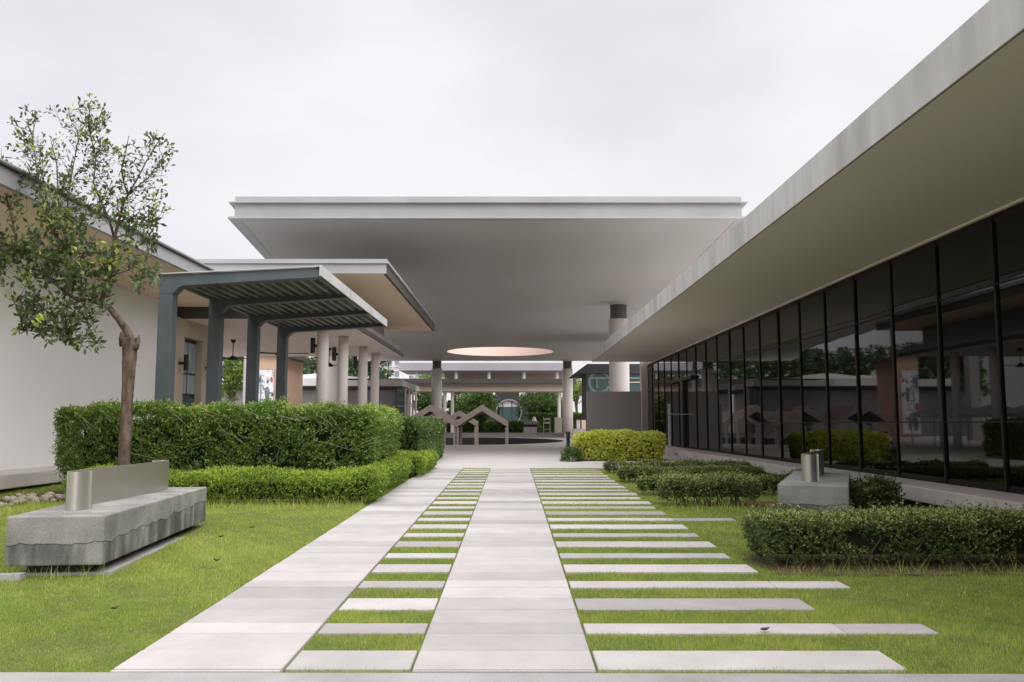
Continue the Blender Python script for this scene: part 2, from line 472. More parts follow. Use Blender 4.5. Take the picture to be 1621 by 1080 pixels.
def bench_mat():
    """cast concrete block: pale top part, a wavy pour line with a darker, drip-stained band under it"""
    m, N, L, b = new_mat('bench_concrete')
    tc = N.new('ShaderNodeTexCoord')
    sep = N.new('ShaderNodeSeparateXYZ')
    L.new(tc.outputs['Object'], sep.inputs['Vector'])
    # wavy level along the block
    cmb = N.new('ShaderNodeCombineXYZ')
    ax = N.new('ShaderNodeMath'); ax.operation = 'MULTIPLY'; ax.inputs[1].default_value = 2.6
    ay = N.new('ShaderNodeMath'); ay.operation = 'MULTIPLY'; ay.inputs[1].default_value = 2.6
    L.new(sep.outputs['X'], ax.inputs[0]); L.new(sep.outputs['Y'], ay.inputs[0])
    L.new(ax.outputs[0], cmb.inputs['X']); L.new(ay.outputs[0], cmb.inputs['Y'])
    wv = N.new('ShaderNodeTexNoise'); wv.inputs['Scale'].default_value = 1.9; wv.inputs['Detail'].default_value = 5
    L.new(cmb.outputs['Vector'], wv.inputs['Vector'])
    lev = N.new('ShaderNodeMath'); lev.operation = 'MULTIPLY_ADD'; lev.inputs[1].default_value = 0.13; lev.inputs[2].default_value = 0.095
    L.new(wv.outputs['Fac'], lev.inputs[0])
    # the line climbs slowly along the block
    cl = N.new('ShaderNodeMath'); cl.operation = 'MULTIPLY_ADD'; cl.inputs[1].default_value = 0.022
    L.new(sep.outputs['Y'], cl.inputs[0]); L.new(lev.outputs[0], cl.inputs[2])
    df = N.new('ShaderNodeMath'); df.operation = 'SUBTRACT'
    L.new(sep.outputs['Z'], df.inputs[0]); L.new(cl.outputs[0], df.inputs[1])
    # crack: thin dark line at df = 0
    ab = N.new('ShaderNodeMath'); ab.operation = 'ABSOLUTE'; L.new(df.outputs[0], ab.inputs[0])
    cr = N.new('ShaderNodeMapRange'); cr.inputs['From Min'].default_value = 0.001; cr.inputs['From Max'].default_value = 0.006
    cr.inputs['To Min'].default_value = 0.25; cr.inputs['To Max'].default_value = 1.0
    L.new(ab.outputs[0], cr.inputs['Value'])
    # drips under the line: vertical streak noise
    mp = N.new('ShaderNodeMapping'); mp.inputs['Scale'].default_value = (5.5, 5.5, 1.1)
    L.new(tc.outputs['Object'], mp.inputs['Vector'])
    dr = N.new('ShaderNodeTexNoise'); dr.inputs['Scale'].default_value = 1.0; dr.inputs['Detail'].default_value = 6
    L.new(mp.outputs['Vector'], dr.inputs['Vector'])
    drr = N.new('ShaderNodeMapRange'); drr.inputs['From Min'].default_value = 0.42; drr.inputs['From Max'].default_value = 0.6
    drr.inputs['To Min'].default_value = 0.42; drr.inputs['To Max'].default_value = 1.0
    L.new(dr.outputs['Fac'], drr.inputs['Value'])
    below = N.new('ShaderNodeMath'); below.operation = 'LESS_THAN'; below.inputs[1].default_value = 0.0
    L.new(df.outputs[0], below.inputs[0])
    dm = N.new('ShaderNodeMix'); dm.data_type = 'FLOAT'
    dm.inputs[2].default_value = 1.0
    L.new(below.outputs[0], dm.inputs[0]); L.new(drr.outputs['Result'], dm.inputs[3])
    # base tone
    no = N.new('ShaderNodeTexNoise'); no.inputs['Scale'].default_value = 3.5; no.inputs['Detail'].default_value = 7
    L.new(tc.outputs['Object'], no.inputs['Vector'])
    rp = N.new('ShaderNodeValToRGB')
    rp.color_ramp.elements[0].position = 0.3; rp.color_ramp.elements[1].position = 0.7
    rp.color_ramp.elements[0].color = (0.19, 0.187, 0.175, 1); rp.color_ramp.elements[1].color = (0.35, 0.343, 0.33, 1)
    L.new(no.outputs['Fac'], rp.inputs['Fac'])
    mu = N.new('ShaderNodeMath'); mu.operation = 'MULTIPLY'
    L.new(cr.outputs['Result'], mu.inputs[0]); L.new(dm.outputs[0], mu.inputs[1])
    gr = N.new('ShaderNodeTexNoise'); gr.inputs['Scale'].default_value = 70; gr.inputs['Detail'].default_value = 5
    L.new(tc.outputs['Object'], gr.inputs['Vector'])
    grr = N.new('ShaderNodeMapRange'); grr.inputs['From Min'].default_value = 0.3; grr.inputs['From Max'].default_value = 0.7
    grr.inputs['To Min'].default_value = 0.80; grr.inputs['To Max'].default_value = 1.16
    L.new(gr.outputs['Fac'], grr.inputs['Value'])
    mu2 = N.new('ShaderNodeMath'); mu2.operation = 'MULTIPLY'
    L.new(mu.outputs[0], mu2.inputs[0]); L.new(grr.outputs['Result'], mu2.inputs[1])
    sc = N.new('ShaderNodeVectorMath'); sc.operation = 'SCALE'
    L.new(rp.outputs['Color'], sc.inputs[0]); L.new(mu2.outputs[0], sc.inputs['Scale'])
    L.new(sc.outputs['Vector'], b.inputs['Base Color'])
    b.inputs['Roughness'].default_value = 0.8
    b.inputs['Specular IOR Level'].default_value = 0.25
    fi = N.new('ShaderNodeTexNoise'); fi.inputs['Scale'].default_value = 120; fi.inputs['Detail'].default_value = 4
    L.new(tc.outputs['Object'], fi.inputs['Vector'])
    bp = N.new('ShaderNodeBump'); bp.inputs['Strength'].default_value = 0.25; bp.inputs['Distance'].default_value = 0.01
    L.new(fi.outputs['Fac'], bp.inputs['Height']); L.new(bp.outputs['Normal'], b.inputs['Normal'])
    return m
M['bench'] = bench_mat()

def grass_mat():
    m, N, L, b = new_mat('grass_blades')
    a = N.new('ShaderNodeAttribute'); a.attribute_name = 'tint'
    rp = N.new('ShaderNodeValToRGB')
    e = rp.color_ramp.elements
    for _ in range(2): e.new(0.5)
    for i, (p, c) in enumerate([(0.0, (0.156, 0.278, 0.040)), (0.45, (0.313, 0.435, 0.075)), (0.75, (0.525, 0.568, 0.138)), (1.0, (0.670, 0.657, 0.276))]):
        e[i].position = p; e[i].color = c + (1,)
    L.new(a.outputs['Fac'], rp.inputs['Fac'])
    L.new(rp.outputs['Color'], b.inputs['Base Color'])
    b.inputs['Roughness'].default_value = 0.55
    b.inputs['Specular IOR Level'].default_value = 0.25
    tr = N.new('ShaderNodeBsdfTranslucent')
    L.new(rp.outputs['Color'], tr.inputs['Color'])
    mx = N.new('ShaderNodeMixShader'); mx.inputs['Fac'].default_value = 0.35
    L.new(b.outputs['BSDF'], mx.inputs[1]); L.new(tr.outputs['BSDF'], mx.inputs[2])
    L.new(mx.outputs['Shader'], N['Material Output'].inputs['Surface'])
    return m
M['grass'] = grass_mat()
M['leaf_hedge'] = leaf_mat('hedge_leaf', [(0, (0.065, 0.126, 0.029)), (0.5, (0.152, 0.254, 0.055)), (0.85, (0.315, 0.414, 0.095)), (1, (0.522, 0.567, 0.168))])
M['leaf_low'] = leaf_mat('low_hedge_leaf', [(0, (0.068, 0.131, 0.019)), (0.5, (0.164, 0.274, 0.034)), (1, (0.383, 0.483, 0.067))])
M['leaf_deep'] = leaf_mat('deep_hedge_leaf', [(0, (0.048, 0.093, 0.034)), (0.6, (0.109, 0.186, 0.059)), (1, (0.239, 0.324, 0.095))])
M['leaf_dark'] = leaf_mat('dark_hedge_leaf', [(0, (0.044, 0.072, 0.023)), (0.5, (0.100, 0.150, 0.045)), (0.8, (0.228, 0.293, 0.095)), (1, (0.393, 0.438, 0.164))])
M['leaf_yellow'] = leaf_mat('golden_hedge_leaf', [(0, (0.258, 0.413, 0.055)), (0.4, (0.605, 0.640, 0.087)), (1, (0.627, 0.640, 0.218))])
M['leaf_tree'] = leaf_mat('tree_leaf', [(0, (0.047, 0.075, 0.035)), (0.55, (0.097, 0.138, 0.056)), (0.85, (0.180, 0.224, 0.070)), (1, (0.406, 0.478, 0.094))], rough=0.35, trans=0.22, spec=0.5)
M['leaf_far'] = leaf_mat('far_tree_leaf', [(0, (0.042, 0.087, 0.031)), (0.6, (0.105, 0.182, 0.049)), (1, (0.266, 0.350, 0.070))])
M['leaf_wood'] = leaf_mat('wood_leaf', [(0, (0.042, 0.087, 0.050)), (0.6, (0.092, 0.161, 0.081)), (1, (0.182, 0.266, 0.119))])
M['leaf_brown'] = leaf_mat('brown_bush_leaf', [(0, (0.092, 0.104, 0.037)), (0.6, (0.202, 0.202, 0.076)), (1, (0.437, 0.403, 0.168))])

# ------------------------------------------------------------------ the ground
PIT_C, PIT_RX, PIT_RY = (-3.2, 49.5), 6.2, 10.5
mb = MB()
ys = [-200, -20, 0, 18.80, 18.82, 66.0, 66.02, 1500]
zs = [-0.27, -0.26, -0.02, gz(18.79) - 0.02, -1.3, -1.3, 0.12, 0.12]
for y, z in zip(ys[:5], zs[:5]):
    mb.v += [(-1200, y, z), (1200, y, z)]
for i in range(4):
    mb.f.append((2 * i, 2 * i + 1, 2 * i + 3, 2 * i + 2))
tag(mb.build('ground', M['soil']), kind='structure')
mb = MB()
for y, z in zip(ys[4:], zs[4:]):
    mb.v += [(-1200, y, z), (1200, y, z)]
for i in range(3):
    mb.f.append((2 * i, 2 * i + 1, 2 * i + 3, 2 * i + 2))
tag(mb.build('far_pavement', M['far_ground']), kind='structure')

def plate_with_hole(outer, c, rx, ry, z0, z1, n=72, mb=None):
    """convex outline with an elliptical hole, as a slab z0..z1 (top, bottom, outer rim; the hole is left open)"""
    mb = mb or MB()
    angs = [2 * math.pi * i / n for i in range(n)]
    for p in outer:
        angs.append(math.atan2(p[1] - c[1], p[0] - c[0]) % (2 * math.pi))
    angs = sorted(angs)
    m = len(angs)
    def hit(a):
        d = (math.cos(a), math.sin(a))
        best = None
        for i in range(len(outer)):
            p, q = outer[i], outer[(i + 1) % len(outer)]
            e = (q[0] - p[0], q[1] - p[1])
            den = d[0] * e[1] - d[1] * e[0]
            if abs(den) < 1e-9: continue
            t = ((p[0] - c[0]) * e[1] - (p[1] - c[1]) * e[0]) / den
            s = ((p[0] - c[0]) * d[1] - (p[1] - c[1]) * d[0]) / den
            if t > 0 and -1e-6 <= s <= 1 + 1e-6 and (best is None or t < best): best = t
        return (c[0] + d[0] * best, c[1] + d[1] * best)
    O = [hit(a) for a in angs]
    I = []
    for a in angs:
        r = 1 / math.sqrt((math.cos(a) / rx) ** 2 + (math.sin(a) / ry) ** 2)
        I.append((c[0] + r * math.cos(a), c[1] + r * math.sin(a)))
    vs = [(p[0], p[1], z1) for p in O] + [(p[0], p[1], z1) for p in I] + [(p[0], p[1], z0) for p in O] + [(p[0], p[1], z0) for p in I]
    fs = []
    for i in range(m):
        j = (i + 1) % m
        fs.append((i, j, m + j, m + i))
        fs.append((2 * m + j, 2 * m + i, 3 * m + i, 3 * m + j))
        fs.append((2 * m + i, 2 * m + j, j, i))
    return mb.add(vs, fs)

def ring_wall(mb, c, rx, ry, z0, z1, n=72):
    """inward-facing elliptical wall"""
    vs = []
    for z in (z0, z1):
        for i in range(n):
            a = 2 * math.pi * i / n
            vs.append((c[0] + rx * math.cos(a), c[1] + ry * math.sin(a), z))
    return mb.add(vs, [((i + 1) % n, i, n + i, n + (i + 1) % n) for i in range(n)])

PZ = gz(18.79)
plaza = plate_with_hole([(-45, 18.80), (45, 18.80), (45, 66.0), (-45, 66.0)], PIT_C, PIT_RX, PIT_RY, PZ - 0.3, PZ)
tag(plaza.build('plaza', M['plaza']), kind='structure')
court = MB()
ring_wall(court, PIT_C, PIT_RX, PIT_RY, -1.0, PZ)
court.cyl((0, 0), 1, 0, 0.02, 48)
cv = []
for i, p in enumerate(court.v):
    cv.append(p if i < 144 else (PIT_C[0] + p[0] * (PIT_RX + 0.3), PIT_C[1] + p[1] * (PIT_RY + 0.3), -1.0 + p[2]))
court.v = cv
tag(court.build('sunken_court', M['pit']), kind='structure')

# kerb across the foreground
mb = MB()
mb.hexa([(-6, 3.2, -0.1), (7, 3.2, -0.1), (7, 3.985, -0.1), (-6, 4.06, -0.1)], [(-6, 3.2, 0.052), (7, 3.2, 0.052), (7, 3.985, 0.052), (-6, 4.06, 0.052)])
kerb = tag(mb.build('kerb', M['kerb'], bevel=0.006), kind='structure')

# ------------------------------------------------------------------ paving: rows of slabs, all on one grid of joints
X_LL, X_LR, X_CL, X_CR = -1.885, -1.085, -0.47, 0.395
PERIOD, Y_START = 1.225, 4.10
path = thing('path', (0, 4.0, gz(4.0)), None, None)
tag(path, kind='structure')
mb = MB()
def sheet(x0, x1, y0, y1, dz):
    return [(x0, y0, gz(y0) + dz), (x1, y0, gz(y0) + dz), (x1, y1, gz(y1) + dz), (x0, y1, gz(y1) + dz)]
for a, b in ((X_LL, X_LR), (X_CL, X_CR)):
    mb.hexa(sheet(a, b, 4.02, 18.795, -0.06), sheet(a, b, 4.02, 18.795, -0.032))
mb.build('bedding', surf('joint_mortar', (0.06, 0.055, 0.045), (0.03, 0.028, 0.022), rough=0.95), path)
JOINT = 0.016
_slab_cache = {}
SLABS = []
def slab(x0, x1, y0, y1, lift=0.0):
    w, d = round(x1 - x0, 3), round(y1 - y0, 3)
    key = (w, d)
    if key not in _slab_cache:
        m_ = MB()
        t, s = 0.05, SLOPE * d / 2
        m_.hexa([(-w / 2, -d / 2, -t - s), (w / 2, -d / 2, -t - s), (w / 2, d / 2, -t + s), (-w / 2, d / 2, -t + s)],
                [(-w / 2, -d / 2, -s), (w / 2, -d / 2, -s), (w / 2, d / 2, s), (-w / 2, d / 2, s)])
        o = m_.build('slab', M['slab'], path, bevel=0.004, local=True, seg=1)
        _slab_cache[key] = o
    else:
        o = _slab_cache[key].copy()
        COL.objects.link(o)
    yc = (y0 + y1) / 2
    o.location = Vector(((x0 + x1) / 2, yc, gz(yc) + lift)) - path.location
    SLABS.append((x0, x1, y0, y1))
rows = []
k = 0
rows.append((4.065, Y_START - 0.003, 'edge'))
while True:
    y0 = Y_START + k * PERIOD
    if y0 > 18.7: break
    rows.append((y0, y0 + 0.325, 'wide'))
    rows.append((y0 + 0.325, y0 + 0.655, 'gap'))
    rows.append((y0 + 0.655, y0 + 0.885, 'thin'))
    rows.append((y0 + 0.885, y0 + PERIOD, 'gap'))
    k += 1
rows = [(a, min(b, 18.785), t) for a, b, t in rows if a < 18.7]
n_thin = 0
for i, (a, b, t) in enumerate(rows):
    a2, b2 = a + JOINT / 2, b - JOINT / 2
    lift = random.uniform(-0.002, 0.002)
    slab(X_LL, X_LR - 0.003, a2, b2, lift)
    slab(X_CL, X_CR, a2, b2, random.uniform(-0.002, 0.002))
    if t in ('wide', 'thin'):
        slab(X_LR + 0.012, X_CL - 0.012, a2, b2, lift - 0.003)
        if t == 'wide':
            xe = 1.865 + random.uniform(-0.02, 0.02)
        else:
            xe = (2.355, 2.355, 1.84, 1.85, 2.54, 1.84)[n_thin] if n_thin < 6 else 1.84
            n_thin += 1
        if xe > 2.2:
            slab(X_CR + 0.014, 1.845, a2, b2, lift - 0.004)
            slab(1.851, xe, a2, b2, lift - 0.005)
        else:
            slab(X_CR + 0.014, round(xe, 2), a2, b2, lift - 0.004)

# ------------------------------------------------------------------ main canopy
CZ = 7.44
def ledge_x(y): return -8.60 - 0.1125 * (y - 25.1)
def redge_x(y): return 7.15 + 0.03 * (y - 25.1)
canopy = thing('entrance_canopy', (0, 45, PZ), 'vast flat grey canopy on round columns over the plaza, pierced by a peach round opening', 'canopy')
OC, OR = (-1.02, 72.9), 4.62
y0, y1 = 25.15, 83.4
def outline(inset, ya=None, yb=None):
    a, b = (y0 + inset if ya is None else ya), (y1 - inset if yb is None else yb)
    return [(ledge_x(a) + inset, a), (redge_x(a) - inset, a), (redge_x(b) - inset, b), (ledge_x(b) + inset, b)]
plate_with_hole(outline(0.14), OC, OR, OR, CZ, CZ + 0.66).build('roof_slab', M['soffit_canopy'], canopy)
# cladding round the rim: web with lips, mitred frame strips
def rim(name, off_out, z0, z1, mat, depth=0.25):
    A, B = outline(-off_out + 0.14 - 0.0), outline(-off_out + 0.14 + depth)
    m_ = MB()
    for i in range(4):
        j = (i + 1) % 4
        m_.hexa([A[i] + (z0,), A[j] + (z0,), B[j] + (z0,), B[i] + (z0,)], [A[i] + (z1,), A[j] + (z1,), B[j] + (z1,), B[i] + (z1,)])
    return m_.build(name, mat, canopy)
rim('fascia', 0.03, CZ + 0.048, CZ + 0.48, M['metal'], 0.028)
rim('lower_lip', 0.20, CZ - 0.012, CZ + 0.046, M['metal'], 0.34)
rim('upper_lip', 0.19, CZ + 0.482, CZ + 0.512, M['metal'], 0.30)
rim('parapet_strip', 0.03, CZ + 0.514, CZ + 0.71, M['metal'], 0.3)
m_ = MB()
ring_wall(m_, OC, OR - 0.002, OR - 0.002, CZ - 0.004, CZ + 1.6, 96)
ring_wall(m_, OC, OR + 0.12, OR + 0.12, CZ + 0.65, CZ + 1.6, 96)
m_.f = m_.f[:96] + [q[::-1] for q in m_.f[96:]]
o_ = len(m_.v)
for i in range(96):
    j = (i + 1) % 96
    m_.f.append((96 + i, 96 + j, 192 + 96 + j, 192 + 96 + i))
m_.build('oculus_ring', M['oculus'], canopy)
for (cx_, cy_, nm) in ((5.52, 43.2, 'big'), (-7.36, 82.2, 'l'), (5.46, 82.6, 'r'), (-10.3, 48.0, 'h')):
    c_ = MB().cyl((cx_, cy_), 0.516, PZ - 0.002, CZ - 0.86, 32).build('column', M['column'], canopy, smooth=False)
    for p_ in c_.data.polygons: p_.use_smooth = len(p_.vertices) == 4
    MB().cyl((cx_, cy_), 0.43, CZ - 0.86, CZ - 0.12, 32).build('collar', M['fascia_dark'], c_)
    MB().cyl((cx_, cy_), 0.50, CZ - 0.12, CZ + 0.002, 32).build('cap', M['soffit_canopy'], c_)
for (px_, py_) in ((853, 482), (851, 501), (945, 511), (931, 482), (700, 503), (640, 545), (560, 505), (898, 558), (760, 540)):
    d_ = at(px_, py_, 30) - Vector((0, 0, CAM_H))
    t_ = (CZ - CAM_H) / d_.z
    MB().cyl((d_.x * t_, d_.y * t_), 0.10, CZ - 0.015, CZ + 0.01, 16).build('downlight', M['gutter'], canopy)

# ------------------------------------------------------------------ glass building on the right
GX, GZ0, GZ1, GY0, GY1 = 5.75, 0.41, 3.70, -2.0, 35.9
gb = thing('glass_building', (9, 16, 0.1), 'long low building with dark glass wall and deep concrete edged roof overhang', 'building')
MB().box(3.255, 5.73, -4, 34.0, 3.70, 3.99).build('overhang', M['soffit_grey'], gb)
MB().box(5.73, 14.0, -4, 36.2, 3.70, 3.99).build('roof', M['soffit_grey'], gb)
f_ = MB().box(3.235, 3.253, -4, 34.0, 3.69, 4.055).build('fascia', M['cast'], gb)
f_['label'] = 'weathered concrete edge of the roof'
MB().box(3.2545, 3.266, -4, 34.0, 3.692, 3.698).build('drip_groove', M['black'], gb)
MB().box(5.66, 5.713, -2, 34.0, 3.672, 3.698).build('soffit_trim', M['soffit_pale'], gb)
MB().box(3.255, 14.0, -4, 33.9, 3.992, 4.05).build('roof_deck', M['cast'], gb)
MB().box(5.745, 5.80, GY0, GY1, 3.60, 3.698).build('head_frame', M['bronze'], gb)
MB().box(5.745, 5.80, GY0, GY1, 0.412, 0.475).build('sill_frame', M['bronze'], gb)
MB().box(5.90, 13.5, GY0, GY1 - 0.1, 0.30, 3.69).build('interior', M['black'], gb)
yy, pane0 = GY0 + 0.02, None
mull_y = [9.87 - 1.362 * 8 + 1.362 * i for i in range(0, 40)]
mull_y = [y for y in mull_y if GY0 - 0.01 < y < GY1]
for i, y in enumerate(mull_y):
    MB().box(5.728, 5.80, y - 0.022, y + 0.022, 0.42, 3.697).build('mullion', M['bronze'], gb)
    ye = mull_y[i + 1] if i + 1 < len(mull_y) else GY1
    if ye - y < 0.2: continue
    q_ = MB()
    tl = 0.0045 * math.sin(i * 2.3)
    q_.hexa([(5.752 + tl, y + 0.03, 0.44), (5.772, y + 0.03, 0.44), (5.772, ye - 0.03, 0.44), (5.752 - tl, ye - 0.03, 0.44)],
            [(5.752 + tl, y + 0.03, 3.66), (5.772, y + 0.03, 3.66), (5.772, ye - 0.03, 3.66), (5.752 - tl, ye - 0.03, 3.66)])
    q_.build('glass_pane', M['glass'], gb)
    MB().box(5.738, 5.75, y + 0.025, ye - 0.025, 2.842, 2.858).build('transom', M['bronze'], gb)
    if y < 20:
        MB().box(5.742, 5.75, y + 0.025, ye - 0.025, 1.213, 1.229).build('rail', M['bronze'], gb)
# entrance at the far end of the glass
dr = MB().box(5.62, 5.80, 26.4, 30.6, 2.62, 2.72).build('door_canopy', M['black'], gb)
MB().box(5.66, 5.79, 27.9, 28.35, 0.42, 2.62).build('door_frame', M['black'], gb)
# ledge (plinth) along the glass
MB().box(5.10, 5.735, -2, 26.0, 0.225, 0.41).build('ledge', M['ledge'], gb, bevel=0.012)
MB().box(5.45, 13.5, -2, 26.0, -0.2, 0.224).build('footing', M['fascia_dark'], gb)
MB().box(5.60, 13.5, 26.002, 36.0, 0.05, 0.40).build('floor_slab', M['ledge'], gb)
MB().box(5.47, 5.74, 35.5, 35.9, PZ, 3.95).build('end_pier', M['soffit_pale'], gb)
gp = thing('access_post', (4.92, 26.4, PZ), 'slim pale steel post on a concrete block beside the glass doors', 'post')
MB().box(4.80, 5.06, 26.25, 26.55, PZ - 0.02, 0.44).build('block', M['ledge'], gp, bevel=0.01)
MB().box(4.885, 4.955, 26.37, 26.43, 0.438, 1.82).build('pole', M['gutter'], gp)
MB().box(4.955, 5.70, 26.39, 26.41, 1.49, 1.51).build('tie_rod', M['gutter'], gp)

# ------------------------------------------------------------------ white building on the left
WX = -8.5
wb = thing('white_building', (-12, 13, 0.1), 'white rendered building behind the tree, under a peach soffit with grey metal roof edge', 'building')
MB().box(-20, WX, -4, 20.4, 0.428, 4.175).build('wall', M['white_wall'], wb)
MB().box(-20, -6.45, -4, 21.35, 4.18, 4.21).build('soffit', M['soffit_peach'], wb)
MB().box(-20, -6.44, -4, 21.36, 4.212, 4.40).build('roof', M['metal'], wb)
MB().box(-6.438, -6.35, -4, 21.36, 4.175, 4.40).build('fascia', M['metal'], wb)
MB().box(-20, -6.29, -4, 21.40, 4.402, 4.43).build('flashing', M['fascia_dark'], wb)
MB().box(-20, -6.33, -4, 21.38, 4.432, 4.475).build('capping', M['metal'], wb)
MB().box(-8.6, -7.75, -4, 16.2, 0.20, 0.427).build('ledge', M['ledge'], wb, bevel=0.02)
MB().box(-8.498, -8.2, 16.2, 20.4, 0.05, 0.425).build('footing', M['ledge'], wb)
for i in range(10):
    y = 4 + i * 1.15
    MB().box(-8.5, -8.02 + random.uniform(-0.04, 0.02), y, y + 1.08, -0.1, 0.198 - random.uniform(0, 0.02)).build('base_stone', M['sandstone'], wb, bevel=0.03)

# ------------------------------------------------------------------ open pavilion behind the pergola
pv = thing('open_pavilion', (-8, 27, PZ), 'open pavilion with pale round columns and stacked flat roofs beyond the steel pergola', 'pavilion')
# upper roof
MB().box(-16, -3.26, 21.08, 34.3, 5.00, 5.03).build('upper_soffit', M['soffit_peach'], pv)
MB().box(-16, -3.27, 21.07, 34.3, 5.032, 5.24).build('upper_roof', M['metal'], pv)
MB().box(-16, -3.19, 21.02, 21.066, 4.99, 5.24).build('upper_fascia', M['metal'], pv)
MB().box(-3.268, -3.19, 21.068, 34.35, 4.99, 5.24).build('upper_fascia', M['fascia_dark'], pv)
MB().box(-16, -3.13, 20.96, 34.4, 5.242, 5.262).build('flashing', M['metal'], pv)
MB().box(-16, -3.17, 21.0, 34.36, 5.264, 5.36).build('capping', M['metal'], pv)
# clerestory between the roofs
MB().box(-14, -5.05, 22.2, 33.0, 4.22, 4.998).build('clerestory', M['grey_wall_far'], pv)
# lower roof
MB().box(-16, -4.42, 21.45, 33.7, 3.90, 3.93).build('lower_soffit', M['soffit_pale'], pv)
MB().box(-16, -4.43, 21.46, 33.7, 3.932, 4.20).build('lower_roof', M['grey_wall_far'], pv)
MB().box(-16, -4.37, 21.41, 21.448, 3.885, 4.215).build('lower_fascia', M['fascia_dark'], pv)
MB().box(-4.418, -4.37, 21.45, 33.75, 3.885, 4.02).build('lower_fascia', M['fascia_dark'], pv)
for yc in (23.1, 25.9, 29.4, 32.0):
    c_ = MB().cyl((-5.22, yc), 0.16, PZ - 0.002, 3.902, 24).build('column', M['column'], pv)
    for p_ in c_.data.polygons: p_.use_smooth = len(p_.vertices) == 4
    l_ = MB().cyl((-5.50, yc), 0.065, 3.14, 3.56, 16).build('wall_lamp', M['black'], c_)
    MB().box(-5.44, -5.375, yc - 0.03, yc + 0.03, 3.30, 3.38).build('lamp_bracket', M['black'], c_)
# service wall with door and piers at the left
MB().box(-9.2, WX - 0.25, 20.42, 24.2, PZ, 3.90).build('dark_recess', M['dark_build'], pv)
for (a, b) in ((21.05, 21.65), (22.95, 23.5)):
    p_ = MB().box(WX - 0.26, WX + 0.02, a, b, PZ, 3.45).build('pier', M['beige'], pv)
    MB().cyl((WX + 0.20, (a + b) / 2), 0.06, 2.55, 2.95, 14).build('wall_lamp', M['black'], p_)
    MB().box(WX + 0.02, WX + 0.145, (a + b) / 2 - 0.03, (a + b) / 2 + 0.03, 2.70, 2.77).build('lamp_bracket', M['black'], p_)
MB().box(WX - 0.26, WX + 0.03, 20.42, 24.2, 3.452, 3.898).build('lintel', M['beige'], pv)
dd = MB().box(WX - 0.24, WX - 0.16, 21.66, 22.94, PZ, 3.45).build('door', M['black'], pv)
for (a, b, z0, z1) in ((21.72, 22.30, 2.0, 2.5), (22.36, 22.9, 2.0, 2.5), (21.72, 22.30, 2.55, 3.35), (22.36, 22.9, 2.55, 3.35)):
    MB().box(WX - 0.158, WX - 0.145, a, b, z0, z1).build('pane', M['glass_pale'], dd)
MB().box(WX - 0.158, WX - 0.15, 21.74, 22.88, 0.4, 1.9).build('door_panel', M['glass_teal'], dd)

fan_proto = None
FANS = [((-9.0, 27.0), 'ceiling fan nearest the piers, seen between the first two pergola posts'),
        ((-6.9, 25.0), 'ceiling fan whose blades show either side of the last pergola post'),
        ((-6.55, 30.0), 'ceiling fan hanging between the first two round columns')]
for (fx, fy), lab in FANS:
    zt = 3.90
    if fan_proto is None:
        ft = thing('ceiling_fan', (0, 0, 0), lab, 'fan', 'ceiling fans under the pavilion roof')
        MB().cyl((0, 0), 0.015, 3.38, zt, 8).build('rod', M['black'], ft)
        MB().cyl((0, 0), 0.05, 3.80, zt, 12, 0.09).build('ceiling_cup', M['black'], ft)
        MB().cyl((0, 0), 0.17, 3.24, 3.30, 20, 0.15).add(MB().cyl((0, 0), 0.13, 3.30, 3.38, 20, 0.04).v, MB().cyl((0, 0), 0.13, 3.30, 3.38, 20, 0.04).f).build('motor', M['black'], ft)
        for k in range(3):
            a = math.radians(15 + 120 * k)
            b_ = MB()
            ca, sa = math.cos(a), math.sin(a)
            P = lambda r, w, z: (r * ca - w * sa, r * sa + w * ca, z)
            b_.hexa([P(0.14, -0.05, 3.27), P(0.95, -0.07, 3.25), P(0.95, 0.07, 3.28), P(0.14, 0.05, 3.29)], [P(0.14, -0.05, 3.28), P(0.95, -0.07, 3.26), P(0.95, 0.07, 3.29), P(0.14, 0.05, 3.30)])
            b_.build('blade', M['black'], ft)
        fan_proto = ft
    else:
        ft = copy_tree(fan_proto)
        ft['label'] = lab
    ft.location = (fx, fy, 0.0)
    ft.rotation_euler = (0, 0, fx)

# ------------------------------------------------------------------ steel pergola
pg = thing('steel_pergola', (-4.6, 17.6, gz(17)), 'blue grey steel cantilever pergola roofed with ribbed sheets behind the tall hedge', 'pergola')
PX0, PX1, PXE = -5.90, -5.67, -3.215
PYS = (14.0, 16.32, 18.72, 21.1)
def top_z(x): return 3.68 + (x + 5.9) / (5.9 - 3.19) * 0.13
for yp in PYS:
    MB().box(PX0, PX1, yp - 0.115, yp + 0.115, gz(yp) - 0.05, 3.36).build('post', M['steel_blue'], pg, bevel=0.006)
    # beam with haunch, one profile swept through its width
    prof = [(PX0, 3.362), (PX1, 3.362), (PX1 + 0.10, 3.47), (PX1 + 0.18, 3.50), (PXE, top_z(PXE) - 0.165), (PXE, top_z(PXE)), (PX0, top_z(PX0))]
    MB().extrude_y(prof, yp - 0.115, yp + 0.115).build('beam', M['steel_blue'], pg, bevel=0.005)
